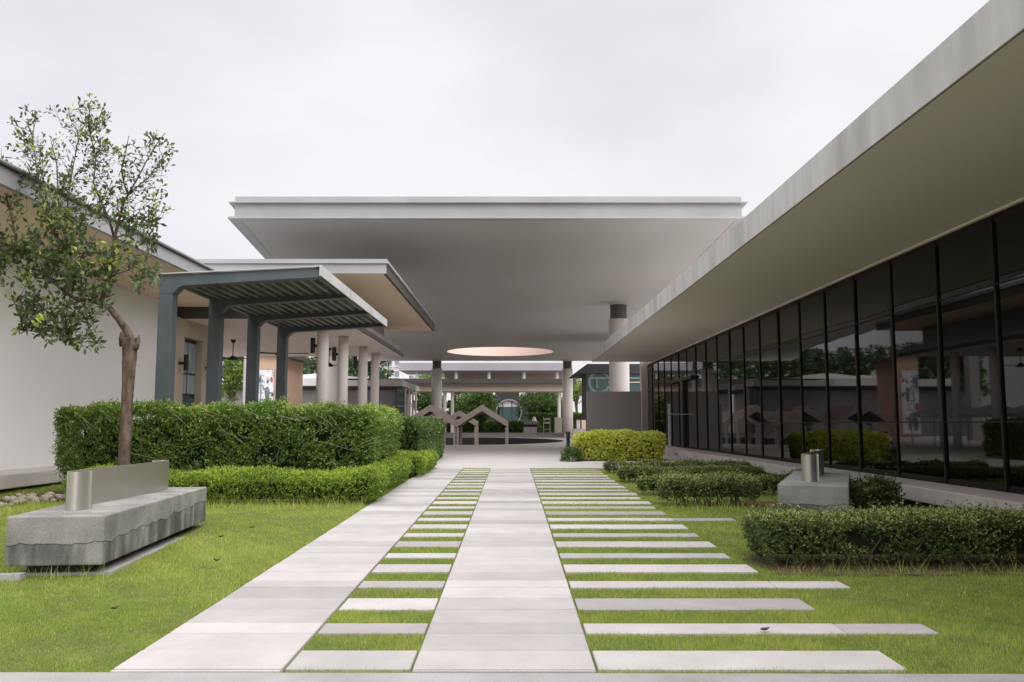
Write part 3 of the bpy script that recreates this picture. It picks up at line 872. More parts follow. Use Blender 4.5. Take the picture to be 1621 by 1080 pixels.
for i in range(3):
    ya, yb = PYS[i] + 0.117, PYS[i + 1] - 0.117
    n_r, xs = 15, []
    x_a, x_b = PX0 + 0.02, PXE - 0.004
    pitch_ = (x_b - x_a) / n_r
    prof = []
    for r in range(n_r):
        xx = x_a + r * pitch_
        prof += [(xx, 0.0), (xx + pitch_ * 0.40, 0.0), (xx + pitch_ * 0.5, 0.075), (xx + pitch_ * 0.9, 0.075)]
    prof.append((x_b, 0.0))
    s_ = MB()
    vs = []
    for y in (ya, yb):
        for th_ in (0.0, 0.003):
            for (xx, zz) in prof:
                vs.append((xx, y, top_z(xx) - 0.085 + zz + th_))
    n_ = len(prof)
    fs = []
    for j in range(n_ - 1):
        fs.append((j, 2 * n_ + j, 2 * n_ + j + 1, j + 1))
        fs.append((n_ + j, n_ + j + 1, 3 * n_ + j + 1, 3 * n_ + j))
        fs.append((j, j + 1, n_ + j + 1, n_ + j))
        fs.append((2 * n_ + j, 3 * n_ + j, 3 * n_ + j + 1, 2 * n_ + j + 1))
    s_.add(vs, fs)
    s_.build('roof_sheet', M['sheet'], pg)
g_ = MB()
zt = top_z(PXE)
g_.box(PXE + 0.003, PXE + 0.03, PYS[0] - 0.17, PYS[3] + 0.2, zt - 0.15, zt + 0.03)
g_.box(PXE - 0.10, PXE + 0.002, PYS[0] - 0.17, PYS[3] + 0.2, zt + 0.022, zt + 0.03)
g_.build('gutter', M['gutter'], pg)
for yj in (16.4, 18.8):
    MB().box(PXE + 0.031, PXE + 0.036, yj - 0.03, yj + 0.03, zt - 0.18, zt + 0.035).build('gutter_joint', M['metal'], pg)
fl = MB()
fl.hexa([(PX0 - 0.02, PYS[0] - 0.17, top_z(PX0) + 0.002), (PXE, PYS[0] - 0.17, zt + 0.002), (PXE, PYS[0] - 0.12, zt + 0.002), (PX0 - 0.02, PYS[0] - 0.12, top_z(PX0) + 0.002)],
        [(PX0 - 0.02, PYS[0] - 0.17, top_z(PX0) + 0.018), (PXE, PYS[0] - 0.17, zt + 0.018), (PXE, PYS[0] - 0.12, zt + 0.018), (PX0 - 0.02, PYS[0] - 0.12, top_z(PX0) + 0.018)])
fl.build('front_flashing', M['gutter'], pg)

# ------------------------------------------------------------------ concrete benches with S-shaped steel backs
def make_bench(loc, rz, L_, W_, label):
    t = thing('concrete_bench', loc, label, 'bench', 'concrete benches with curved steel backs', rz)
    b0 = 0.07
    H = 0.435
    blk = MB().box(-W_ / 2, W_ / 2, 0, L_, 0, H - b0).build('block', M['bench'], t, bevel=0.012, local=True)
    blk.location = (0, 0, b0)
    MB().box(-W_ / 2 + 0.10, W_ / 2 - 0.16, 0.14, L_ - 0.14, -0.08, b0 - 0.001).build('recessed_base', M['black'], t, local=True)
    MB().box(-W_ / 2 + 0.02, W_ / 2 + 0.03, 0.10, L_ + 0.12, -0.06, 0.004).build('base_kerb', M['kerb'], t, local=True)
    # S plan of the back: near end curls to +x, far end curls to -x
    pts = []
    y_a, y_b = 0.52, L_ - 0.40
    r_ = 0.075
    xl, xr = -0.125, 0.04
    for a in np.linspace(0, -180, 19):
        pts.append((xl + r_ + r_ * math.cos(math.radians(a)), y_a + 0.12 * math.sin(math.radians(a))))
    for s in np.linspace(0, 1, 16)[1:-1]:
        e = 0.35 * s + 0.65 * s * s * (3 - 2 * s)
        pts.append((xl + (xr - xl) * e, y_a + (y_b - y_a) * s))
    for a in np.linspace(0, 175, 19):
        pts.append((xr - r_ + r_ * math.cos(math.radians(a)), y_b + 0.12 * math.sin(math.radians(a))))
    th_ = 0.008
    V_in, V_out = [], []
    for i, p in enumerate(pts):
        a, b = pts[max(i - 1, 0)], pts[min(i + 1, len(pts) - 1)]
        d = Vector((b[0] - a[0], b[1] - a[1])).normalized()
        nrm = (-d.y * th_, d.x * th_)
        V_in.append((p[0] + nrm[0], p[1] + nrm[1]))
        V_out.append((p[0] - nrm[0], p[1] - nrm[1]))
    sm = MB()
    n_ = len(pts)
    z0, z1 = H + 0.001, H + 0.305
    vs = [(x, y, z0) for x, y in V_in] + [(x, y, z1) for x, y in V_in] + [(x, y, z0) for x, y in V_out] + [(x, y, z1) for x, y in V_out]
    fs = []
    for i in range(n_ - 1):
        fs += [(i, i + 1, n_ + i + 1, n_ + i), (2 * n_ + i + 1, 2 * n_ + i, 3 * n_ + i, 3 * n_ + i + 1), (n_ + i, n_ + i + 1, 3 * n_ + i + 1, 3 * n_ + i)]
    fs += [(0, n_, 3 * n_, 2 * n_), (n_ - 1, 3 * n_ - 1, 4 * n_ - 1, 2 * n_ - 1)]
    sm.add(vs, fs)
    bo = sm.build('backrest', M['steel'], t, local=True, smooth=True)
    bo.data.set_sharp_from_angle(angle=math.radians(40))
    MB().prism([(V_in[0][0] - 0.012, V_in[0][1] - 0.004), (V_in[0][0] + 0.018, V_in[0][1] - 0.004), (V_in[0][0] + 0.018, V_in[0][1] + 0.014), (V_in[0][0] - 0.012, V_in[0][1] + 0.014)], z0, z1 + 0.002).build('end_bar', M['steel'], bo, local=True)
    return t
make_bench((-3.41, 6.38, gz(6.5)), math.radians(5.5), 2.92, 0.70, 'concrete block bench in front of the slender tree, dark drip stains below a cracked line')
make_bench((3.17, 8.97, gz(9.0) + 0.015), math.radians(-22), 2.7, 0.71, 'concrete block bench set among the dark low hedges by the glass wall')
lp = MB()
lp.hexa([(-6.0, 5.75, -0.05), (-3.6, 6.28, -0.05), (-3.6, 6.36, -0.05), (-6.0, 5.83, -0.05)], [(-6.0, 5.75, gz(6) + 0.03), (-3.6, 6.28, gz(6.3) + 0.03), (-3.6, 6.36, gz(6.3) + 0.03), (-6.0, 5.83, gz(6) + 0.03)])
tag(lp.build('lawn_edging', M['kerb']), kind='structure')

# ------------------------------------------------------------------ foliage
def unit(v):
    return v / np.maximum(np.linalg.norm(v, axis=-1, keepdims=True), 1e-9)

def kites(P, D, size, aspect, roll_up=0.6):
    """kite-shaped leaves from base points P along D"""
    n = len(P)
    up = np.tile(np.array([0.0, 0.0, 1.0]), (n, 1)) * roll_up + rng.normal(0, 0.6, (n, 3))
    W = unit(np.cross(D, up))
    s = size[:, None]
    w = W * s * aspect * 0.5
    Nn = unit(np.cross(W, D))
    mid = P + D * s * 0.55 + Nn * s * 0.06
    return np.stack([P, mid + w, P + D * s, mid - w], axis=1)

def lump(P, amp, freq, ph):
    return amp * (np.sin(P[:, 0] * freq + ph[0]) * np.sin(P[:, 2] * freq * 1.3 + ph[1]) + 0.7 * np.sin(P[:, 0] * freq * 2.3 + P[:, 1] * freq * 1.9 + ph[2]) * np.cos(P[:, 2] * freq * 2.1 + ph[3]) + 0.5 * np.sin(P[:, 1] * freq * 1.4 + ph[4]))

def box_surface(b, n, r, w_back=0.5):
    """points and normals on a rounded box (x0,x1,y0,y1,z0,z1); bottom left open"""
    x0, x1, y0, y1, z0, z1 = b
    dx, dy, dz = x1 - x0, y1 - y0, z1 - z0
    A = np.array([dx * dz, dx * dz * w_back, dy * dz, dy * dz, dx * dy])
    f = rng.choice(5, n, p=A / A.sum())
    u, v = rng.random(n), rng.random(n)
    P = np.zeros((n, 3))
    for i in range(5):
        s = f == i
        if i == 0: P[s] = np.stack([x0 + u[s] * dx, np.full(s.sum(), y0), z0 + v[s] * dz], 1)
        if i == 1: P[s] = np.stack([x0 + u[s] * dx, np.full(s.sum(), y1), z0 + v[s] * dz], 1)
        if i == 2: P[s] = np.stack([np.full(s.sum(), x0), y0 + u[s] * dy, z0 + v[s] * dz], 1)
        if i == 3: P[s] = np.stack([np.full(s.sum(), x1), y0 + u[s] * dy, z0 + v[s] * dz], 1)
        if i == 4: P[s] = np.stack([x0 + u[s] * dx, y0 + v[s] * dy, np.full(s.sum(), z1)], 1)
    lo, hi = np.array([x0 + r, y0 + r, z0 - 1]), np.array([x1 - r, y1 - r, z1 - r])
    C = np.clip(P, lo, hi)
    N = unit(P - C)
    return C + N * r, N

def make_hedge(name, boxes, label, group, mat, density=900, leaf=0.035, spr=6, amp=0.03, r=0.10, cat='hedge', leggy=0.12, stems=7, tint=(0.45, 0.2), top_new_lit=0.18, aspect=0.55, taper=0.0, spr_len=0.07, stray=0.0, holes=0.0):
    allb = np.array(boxes)
    bx = (allb[:, 0].min() + allb[:, 1].max()) / 2
    by = (allb[:, 2].min() + allb[:, 3].max()) / 2
    t = thing(name, (bx, by, allb[:, 4].min()), label, cat, group)
    ph = rng.uniform(0, 6.28, 5)
    Vs, Ts = [], []
    core = MB()
    st = MB()
    for b in boxes:
        x0, x1, y0, y1, z0, z1 = b
        area = 2 * (x1 - x0) * (z1 - z0) + 2 * (y1 - y0) * (z1 - z0) + (x1 - x0) * (y1 - y0)
        n = int(area * density)
        P, N = box_surface(b, n, r)
        h = (P[:, 2] - z0) / (z1 - z0)
        keep = (h > leggy * rng.uniform(0.3, 1.7, n))
        if holes > 0:
            hn = lump(P, 1.0, 5.2, ph[::-1]) + 0.7 * lump(P, 1.0, 11.0, ph)
            keep &= ~((hn < np.quantile(hn, holes)) & (rng.random(n) < 0.85) & (N[:, 2] < 0.3) & (h < 0.76))
        P, N, h = P[keep], N[keep], h[keep]
        # tuck the foot in
        c = np.array([(x0 + x1) / 2, (y0 + y1) / 2, 0])
        if taper > 0:
            k_ = taper * np.clip(1 - h / 0.7, 0, 1) ** 1.3
            P[:, 0] -= np.sign(P[:, 0] - c[0]) * k_
            P[:, 1] -= np.sign(P[:, 1] - c[1]) * np.minimum(k_, (y1 - y0) * 0.3)
        P = P + N * lump(P, amp, 3.2, ph)[:, None] + N * lump(P, amp * 0.6, 8.5, ph[::-1])[:, None]
        P = P - N * (np.abs(rng.normal(0, 0.035, len(P))))[:, None]
        if stray > 0:
            far_ = rng.random(len(P)) < stray
            P[far_] += N[far_] * rng.uniform(0.02, 0.07, far_.sum())[:, None]
        A = unit(N * 0.8 + rng.normal(0, 0.45, P.shape) + np.array([0, 0, 0.35]))
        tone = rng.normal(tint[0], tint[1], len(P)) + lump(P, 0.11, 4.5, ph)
        m = len(P)
        for k_ in range(spr):
            f_ = (k_ + 0.3) / spr
            base = P + A * (spr_len * f_)
            rad = unit(rng.normal(0, 1, P.shape))
            D = unit(A * (0.35 + 0.5 * f_) + rad * 0.85)
            sz = leaf * rng.uniform(0.65, 1.25, m)
            Vs.append(kites(base, D, sz, aspect))
            tip = (f_ > 0.7) * top_new_lit * np.clip(N[:, 2] * 1.2 + 0.25, 0, 1)  # paler upward tips: new growth, plus lit tops painted into the tint
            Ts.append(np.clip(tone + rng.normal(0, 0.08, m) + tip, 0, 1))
        ins = 0.075 + amp
        nx, ny, nz = max(2, int((x1 - x0) / 0.4)), 2, 3
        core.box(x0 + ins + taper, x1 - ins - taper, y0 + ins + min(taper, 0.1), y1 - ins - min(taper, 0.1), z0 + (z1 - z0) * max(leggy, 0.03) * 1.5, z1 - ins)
        ns = int((x1 - x0 + (y1 - y0)) * stems)
        for _ in range(ns):
            sx = random.uniform(x0 + 0.12 + taper, x1 - 0.12 - taper)
            sy = random.uniform(y0 + 0.10, min(y1 - 0.06, y0 + 0.35))
            hh = (z1 - z0) * random.uniform(0.35, 0.6)
            st.tube([(sx, sy, z0 - 0.03), (sx + random.uniform(-0.05, 0.05), sy + random.uniform(-0.03, 0.03), z0 + hh * 0.5), (sx + random.uniform(-0.12, 0.12), sy + random.uniform(-0.05, 0.05), z0 + hh)], [0.010, 0.008, 0.005], 5)
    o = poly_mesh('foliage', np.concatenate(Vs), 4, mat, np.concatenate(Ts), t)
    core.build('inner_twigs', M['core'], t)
    if st.v:
        st.build('stems', M['twig'], t)['kind'] = 'stuff'
    return t

GL = 'clipped hedges left of the path'
GR = 'clipped hedges right of the path'
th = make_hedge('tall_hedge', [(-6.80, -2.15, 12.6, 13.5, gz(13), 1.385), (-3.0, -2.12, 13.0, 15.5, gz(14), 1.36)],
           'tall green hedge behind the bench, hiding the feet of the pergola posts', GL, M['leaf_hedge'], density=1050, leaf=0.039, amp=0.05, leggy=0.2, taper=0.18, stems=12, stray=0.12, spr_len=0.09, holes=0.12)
tw = MB()
for i in range(70):
    x = random.uniform(-6.4, -2.3); z = random.uniform(0.35, 1.3)
    a = random.uniform(-1.3, 1.3); l = random.uniform(0.15, 0.6)
    y = 12.56 - random.uniform(0.0, 0.06)
    tw.tube([(x, y + 0.06, z), (x + 0.5 * l * math.sin(a), y - 0.02, z + 0.5 * l * math.cos(a) * 0.8), (x + l * math.sin(a) * 1.1, y - 0.03, z + l * math.cos(a) * 0.7)], [0.005, 0.004, 0.002], 4)
tw.build('bare_twigs', M['twig_pale'], th)['kind'] = 'stuff'
make_hedge('tall_hedge', [(-3.2, -2.0, 18.0, 24.5, PZ, 1.24)],
           'tall dark green hedge block at the plaza end of the left hedges', GL, M['leaf_deep'], density=620, leaf=0.06, amp=0.04, leggy=0.05, r=0.15, taper=0.05, tint=(0.5, 0.22), spr_len=0.09)
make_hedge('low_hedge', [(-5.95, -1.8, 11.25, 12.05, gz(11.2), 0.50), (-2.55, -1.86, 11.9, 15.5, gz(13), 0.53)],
           'low bright green hedge bordering the left path behind the lawn', GL, M['leaf_low'], density=1100, leaf=0.034, amp=0.03, leggy=0.1, taper=0.10, stems=6, tint=(0.42, 0.18), top_new_lit=0.45, r=0.14, aspect=0.4, spr_len=0.08)
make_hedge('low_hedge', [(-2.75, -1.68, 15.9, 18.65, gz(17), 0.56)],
           'short block of bright green low hedge beside the plaza edge', GL, M['leaf_low'], density=950, leaf=0.038, amp=0.03, leggy=0.06, taper=0.06, tint=(0.45, 0.18), top_new_lit=0.4, r=0.14, aspect=0.4, spr_len=0.08)
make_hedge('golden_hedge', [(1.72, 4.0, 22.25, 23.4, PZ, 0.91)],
           'boxy yellow green hedge on the plaza in front of the grey screen wall', GR, M['leaf_yellow'], density=620, leaf=0.055, amp=0.035, leggy=0.05, r=0.14, taper=0.12, tint=(0.5, 0.25), top_new_lit=0.35, aspect=0.75, spr_len=0.09)
DH = [([(1.90, 4.85, 17.15, 17.5, gz(17.2), 0.405)], 'low dark hedge strip farthest from the camera, next to the plaza'),
      ([(1.91, 4.5, 15.05, 15.4, gz(15), 0.40)], 'low dark hedge strip second from the plaza'),
      ([(1.90, 4.0, 12.6, 12.95, gz(12.6), 0.405)], 'low dark hedge strip half hidden behind the nearer stubby one'),
      ([(2.0, 3.22, 11.05, 11.6, gz(11.1), 0.465)], 'stubby dark clipped hedge with bare stems left of the bench'),
      ([(1.98, 7.2, 6.7, 7.35, gz(6.8), 0.455)], 'long dark hedge nearest the camera in front of the bench')]
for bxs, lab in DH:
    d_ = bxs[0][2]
    make_hedge('dark_hedge', bxs, lab, GR, M['leaf_dark'], density=2300 if d_ < 8 else 1300, leaf=0.021 if d_ < 8 else 0.028, amp=0.02, leggy=0.22 if 10 < d_ < 12 else 0.14, taper=0.07, stems=16 if d_ < 12 else 9, tint=(0.36, 0.17), top_new_lit=0.6, r=0.09, spr_len=0.05 if d_ < 8 else 0.055, stray=0.06, holes=0.10)  # strong top tint paints the strips' lit tops into the leaf colour
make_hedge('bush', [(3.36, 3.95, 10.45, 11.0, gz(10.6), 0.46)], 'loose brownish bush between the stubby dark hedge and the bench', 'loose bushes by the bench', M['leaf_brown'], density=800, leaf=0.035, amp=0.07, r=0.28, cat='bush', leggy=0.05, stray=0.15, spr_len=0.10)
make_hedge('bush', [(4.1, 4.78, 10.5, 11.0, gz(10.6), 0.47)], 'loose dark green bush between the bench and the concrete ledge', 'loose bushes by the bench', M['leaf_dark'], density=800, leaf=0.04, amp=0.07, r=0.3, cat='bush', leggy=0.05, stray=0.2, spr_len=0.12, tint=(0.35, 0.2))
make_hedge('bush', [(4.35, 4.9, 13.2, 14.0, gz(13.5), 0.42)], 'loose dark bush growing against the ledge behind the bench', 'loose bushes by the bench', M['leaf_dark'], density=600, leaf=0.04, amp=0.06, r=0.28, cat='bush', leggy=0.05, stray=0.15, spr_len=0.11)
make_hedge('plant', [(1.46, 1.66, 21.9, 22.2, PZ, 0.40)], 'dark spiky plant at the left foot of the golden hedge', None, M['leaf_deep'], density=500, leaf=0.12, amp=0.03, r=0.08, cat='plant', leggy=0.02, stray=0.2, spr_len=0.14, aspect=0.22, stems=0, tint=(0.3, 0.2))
MBp = MB().cyl((1.52, 22.9), 0.05, PZ, 0.98, 16)
bl = thing('bollard_light', (1.52, 22.9, PZ), 'black garden bollard at the corner of the golden hedge', 'bollard')
MB().cyl((1.52, 22.9), 0.05, PZ, 0.90, 16).build('post', M['black'], bl)
MB().cyl((1.52, 22.9), 0.065, 0.90, 0.99, 16, 0.055).build('lamp_head', M['black'], bl)

# ------------------------------------------------------------------ the slender tree
TY = 10.45
tree = thing('tree', (at(195, 800, TY).x, TY, gz(TY)), 'slender lopped tree with sparse glossy leaves behind the concrete bench', 'tree')
tk = MB()
tp = [at(x, y, TY) for x, y in ((193, 815), (195, 760), (196, 735), (199, 690), (201, 640), (203, 600), (205, 560), (206, 535))]
rad_k = [0.088, 0.076, 0.070, 0.069, 0.068, 0.072, 0.086, 0.100]
NR, NS = 64, 22
ring_v, ring_f = [], []
for a in range(NR):
    u = a / (NR - 1) * (len(tp) - 1)
    k = min(int(u), len(tp) - 2)
    fr = u - k
    c = tp[k].lerp(tp[k + 1], fr)
    rr = rad_k[k] * (1 - fr) + rad_k[k + 1] * fr
    for b in range(NS):
        an = 2 * math.pi * b / NS
        w = 0.5 * math.sin(an * 5 + a * 0.11) + 0.35 * math.sin(an * 9 - a * 0.23 + 2) + 0.4 * math.sin(an * 2 + a * 0.45) * math.sin(a * 0.9 + an)
        q = rr * (1 + 0.07 * w + random.uniform(-0.025, 0.025))
        ring_v.append((c.x + q * math.cos(an), c.y + q * math.sin(an), c.z))
for a in range(NR - 1):
    for b in range(NS):
        ring_f.append((a * NS + b, a * NS + (b + 1) % NS, (a + 1) * NS + (b + 1) % NS, (a + 1) * NS + b))
ring_f.append(tuple((NR - 1) * NS + b for b in range(NS)))
tk.add(ring_v, ring_f)
trunk = tk.build('trunk', M['bark'], tree, smooth=True)
stub = MB()
stub.tube([at(197, 548, TY + 0.02), at(195, 535, TY), at(196, 526, TY)], [0.06, 0.05, 0.038], 9)
stub.tube([at(214, 552, TY - 0.03), at(219, 540, TY - 0.03), at(220, 531, TY - 0.03)], [0.04, 0.024, 0.010], 7)
stub.build('cut_stubs', M['bark'], trunk, smooth=True)
limbs = {
    'main': ([(208, 545), (203, 527), (190, 508), (174, 488), (160, 479)], [0.06, 0.05, 0.042, 0.038, 0.034]),
    'right': ([(160, 479), (167, 456), (176, 430), (179, 400), (181, 377), (188, 350), (196, 320), (203, 308)], [0.030, 0.028, 0.026, 0.024, 0.022, 0.018, 0.015, 0.013]),
    'right_up': ([(203, 308), (196, 290), (192, 270), (197, 250), (204, 215)], [0.012, 0.010, 0.008, 0.006, 0.004]),
    'right_out': ([(203, 308), (218, 282), (232, 255), (250, 225), (262, 210)], [0.012, 0.010, 0.008, 0.006, 0.004]),
    'right_low': ([(203, 308), (222, 292), (248, 270), (262, 240)], [0.010, 0.008, 0.006, 0.004]),
    'right_in': ([(181, 377), (172, 345), (160, 320), (148, 290), (152, 250), (140, 200), (143, 160)], [0.016, 0.014, 0.012, 0.010, 0.008, 0.006, 0.004]),
    'left': ([(160, 479), (140, 476), (120, 474), (100, 460), (78, 440), (60, 420), (30, 395), (0, 380), (-40, 365)], [0.028, 0.024, 0.022, 0.020, 0.018, 0.016, 0.013, 0.010, 0.006]),
    'left_up': ([(112, 470), (118, 440), (128, 410), (140, 385), (152, 378)], [0.018, 0.015, 0.012, 0.010, 0.006]),
    'mid_up': ([(120, 440), (108, 400), (104, 380), (95, 345), (92, 310), (90, 260), (80, 220)], [0.018, 0.016, 0.015, 0.013, 0.011, 0.008, 0.004]),
    'mid_up2': ([(112, 402), (100, 385), (84, 370), (76, 345), (68, 318), (60, 280), (52, 225), (55, 175)], [0.015, 0.014, 0.013, 0.012, 0.011, 0.009, 0.006, 0.004]),
    'mid_up3': ([(104, 380), (106, 350), (108, 310), (116, 262), (122, 230), (130, 205)], [0.013, 0.012, 0.010, 0.008, 0.006, 0.004]),
    'left_far': ([(78, 412), (50, 398), (25, 388), (5, 375), (-25, 340), (-50, 300)], [0.014, 0.012, 0.010, 0.009, 0.007, 0.004]),
    'left_top': ([(25, 388), (20, 350), (10, 315), (3, 280), (2, 235)], [0.010, 0.008, 0.007, 0.005, 0.003]),
    'low': ([(130, 476), (108, 483), (88, 495), (66, 510), (45, 520), (30, 530)], [0.016, 0.014, 0.012, 0.010, 0.007, 0.004]),
    'low2': ([(108, 483), (104, 505), (106, 530), (104, 548)], [0.010, 0.008, 0.006, 0.004]),
    'low3': ([(112, 478), (130, 495), (142, 520), (150, 540)], [0.010, 0.008, 0.006, 0.004]),
    'out_r': ([(181, 377), (205, 370), (225, 372), (240, 385), (250, 405)], [0.010, 0.008, 0.006, 0.005, 0.003]),
    'out_r2': ([(172, 440), (190, 432), (205, 428), (222, 440)], [0.008, 0.006, 0.005, 0.003]),
    'out_r3': ([(188, 350), (210, 345), (230, 350), (248, 358)], [0.008, 0.006, 0.005, 0.003]),
}
limb_pts, limb_lines = [], []
br = MB()
ang_off = {}
for nm, (pl, rr) in limbs.items():
    n_ = len(pl)
    seed_ = random.uniform(-0.7, 0.7)
    if nm in ('main',): seed_ = 0.0
    pts = []
    for i, (x, y) in enumerate(pl):
        w_ = i / max(n_ - 1, 1)
        off = seed_ * w_
        if nm not in ('main', 'right', 'left') and ang_off:
            # leave from the depth of the limb point it springs from
            if i == 0:
                best = min(limb_pts, key=lambda q: (q[1][0] - x) ** 2 + (q[1][1] - y) ** 2)
                base_y = best[0].y - TY
            off = base_y + seed_ * w_
        p = at(x, y, TY + off)
        pts.append(p)
        limb_pts.append((p, (x, y)))
    ang_off[nm] = 1
    br.tube(pts, rr, 7)
    limb_lines.append(pts if nm != 'main' else pts[-2:])
dense = []
for pts in limb_lines:
    for a, b in zip(pts[:-1], pts[1:]):
        k_ = max(2, int((b - a).length / 0.05))
        dense += [tuple(a + (b - a) * (q / k_)) for q in range(k_)]
LP = np.array(dense)
regions = [  # (x0, x1, y0, y1, count): where sprays of leaves sit in the crown
    (20, 110, 165, 240, 20), (110, 172, 155, 230, 30), (40, 150, 230, 300, 46), (150, 215, 225, 310, 30),
    (235, 272, 208, 262, 12), (205, 270, 258, 320, 18), (0, 30, 215, 270, 5), (60, 210, 300, 350, 58), (-50, 40, 255, 340, 16), (10, 60, 255, 320, 12),
    (-60, 130, 345, 410, 74), (0, 110, 395, 455, 58), (100, 190, 380, 460, 50), (190, 250, 340, 395, 20),
    (205, 250, 400, 455, 13), (25, 130, 470, 525, 46), (60, 155, 495, 550, 30), (130, 175, 455, 490, 12), (225, 265, 325, 362, 7), (-80, 5, 360, 450, 20)]
Vs, Ts = [], []
for (x0, x1, y0_, y1_, cnt) in regions:
    for _ in range(int(cnt * 1.12)):
        px_, py_ = random.uniform(x0, x1), random.uniform(y0_, y1_)
        # real depth comes from the limb the twig springs from
        q = at(px_, py_, TY)
        # twigs climb outwards: prefer a springing point a little below the tip
        d2 = (LP[:, 0] - q.x) ** 2 + (LP[:, 2] - (q.z - 0.22)) ** 2
        i = int(np.argmin(d2 * rng.uniform(0.6, 1.5, len(LP))))
        root = Vector(LP[i])
        tip = at(px_, py_, root.y + random.gauss(0, 0.26))
        ln = (tip - root).length
        mid = root * 0.5 + tip * 0.5 + Vector((random.uniform(-0.1, 0.1), random.uniform(-0.1, 0.1), -0.06 * ln + random.uniform(-0.04, 0.06)))
        r0_ = 0.0035 + 0.003 * min(ln, 1.0)
        br.tube([root, root * 0.6 + mid * 0.4 + Vector((0, 0, 0.02)), mid, mid * 0.4 + tip * 0.6 + Vector((random.uniform(-0.03, 0.03), 0, random.uniform(-0.02, 0.03))), tip], [r0_, r0_ * 0.85, r0_ * 0.7, r0_ * 0.5, 0.0018], 4)
        axn = np.array((tip - mid).normalized())
        young = random.random() < 0.14
        nl = random.randint(8, 15) if py_ > 330 else random.randint(8, 13)
        s_ = np.concatenate([rng.uniform(-0.5, 0.95, nl // 2), rng.uniform(0.85, 1.0, nl - nl // 2)])
        base = []
        for s in s_:
            base.append(tuple(mid + (tip - mid) * s if s > 0 else mid + (mid - root) * s))
        base = np.array(base) + rng.normal(0, 0.015, (nl, 3))
        D = unit(axn * 0.5 + unit(rng.normal(0, 1, (nl, 3))) * 0.95 + np.array([0, 0, 0.1]))
        sz = rng.uniform(0.05, 0.10, nl) * (0.85 if py_ < 330 else 1.12)
        base = base + D * 0.02
        Vs.append(kites(base, D, sz, 0.48, roll_up=0.9))
        Ts.append(np.clip(rng.normal(0.88 if young else 0.42, 0.16, nl), 0, 1))
br.build('branches', M['bark'], tree, smooth=True)
poly_mesh('crown', np.concatenate(Vs), 4, M['leaf_tree'], np.concatenate(Ts), tree)

# ------------------------------------------------------------------ trees beyond the plaza
def far_tree(px_, py_top, py_bot, Y, half_px, label, group, mat, n=3500, leaf=0.3, ground=0.12, name='tree', clumps=26, tint=(0.5, 0.25)):
    c = at(px_, (py_top + py_bot) / 2, Y)
    top = at(px_, py_top, Y).z
    bot = max(at(px_, py_bot, Y).z, ground + 0.3)
    rx = half_px * Y / FPX
    t = thing(name, (c.x, Y, ground), label, 'tree', group)
    tr_ = MB()
    tr_.tube([(c.x, Y, ground - 0.1), (c.x + 0.1, Y, (ground + bot) / 2 + 0.2), (c.x, Y, (top + bot) / 2)], [0.22, 0.17, 0.08], 8)
    for k in range(5):
        a = k * 1.3
        tr_.tube([(c.x, Y, bot * 0.7 + ground * 0.3), (c.x + rx * 0.3 * math.cos(a), Y + rx * 0.3 * math.sin(a), (bot + top) / 2), (c.x + rx * 0.6 * math.cos(a), Y + rx * 0.6 * math.sin(a), top * 0.75 + bot * 0.25)], [0.1, 0.07, 0.03], 6)
    tr_.build('trunk', M['bark'], t)
    cz, hz = (top + bot) / 2, (top - bot) / 2
    Vl, Tl = [], []
    for k in range(clumps):
        d = unit(rng.normal(0, 1, (1, 3)))[0]
        rr = rng.uniform(0.45, 0.88)
        cc = np.array([c.x + d[0] * rx * rr, Y + d[1] * rx * rr, cz + d[2] * hz * rr])
        cr = rng.uniform(0.24, 0.42) * min(rx, hz * 1.3)
        m = n // clumps
        dd_ = unit(rng.normal(0, 1, (m, 3)))
        P = cc + dd_ * cr * rng.uniform(0.6, 1.05, (m, 1)) * np.array([1.15, 1.15, 0.8])
        D = unit(dd_ * 0.8 + rng.normal(0, 0.6, (m, 3)))
        Vl.append(kites(P, D, leaf * rng.uniform(0.6, 1.3, m), 0.6))
        Tl.append(np.clip(rng.normal(tint[0], tint[1], m) + rng.normal(0, 0.12), 0, 1))
    poly_mesh('crown', np.concatenate(Vl), 4, mat, np.concatenate(Tl), t)
    return t
GT = 'trees beyond the plaza'
far_tree(752, 616, 668, 97, 34, 'round green tree behind the gabled sheds', GT, M['leaf_far'], 9000, 0.26, clumps=34)
far_tree(862, 612, 668, 97, 38, 'round green tree between the arched doorway and the far right column', GT, M['leaf_far'], 10000, 0.26, clumps=36, tint=(0.42, 0.25))
far_tree(676, 613, 662, 97, 24, 'dark green tree seen between the fins and the far left column', GT, M['leaf_far'], 6000, 0.26, tint=(0.35, 0.2))
far_tree(678, 578, 625, 118, 26, 'yellow green tree top showing above the lower flat roof', GT, M['leaf_far'], 3000, 0.28, tint=(0.85, 0.15))
far_tree(720, 582, 625, 119, 20, 'small yellow green tree top right of the far left column', GT, M['leaf_far'], 2000, 0.28, tint=(0.85, 0.15))
far_tree(912, 590, 640, 112, 18, 'yellow green tree top beside the black flat roof', GT, M['leaf_far'], 2000, 0.28, tint=(0.85, 0.15))
far_tree(727, 614, 672, 101, 18, 'slim dark tree filling the gap right of the walkway columns', GT, M['leaf_far'], 5000, 0.26, tint=(0.3, 0.2))
GW = 'dense wood behind the far market roofs'
wood = [(352, 560, 612), (384, 556, 612), (425, 560, 612), (462, 548, 612), (494, 540, 612), (528, 545, 612), (560, 540, 612), (590, 552, 612), (300, 550, 612), (260, 545, 612), (215, 550, 612)]
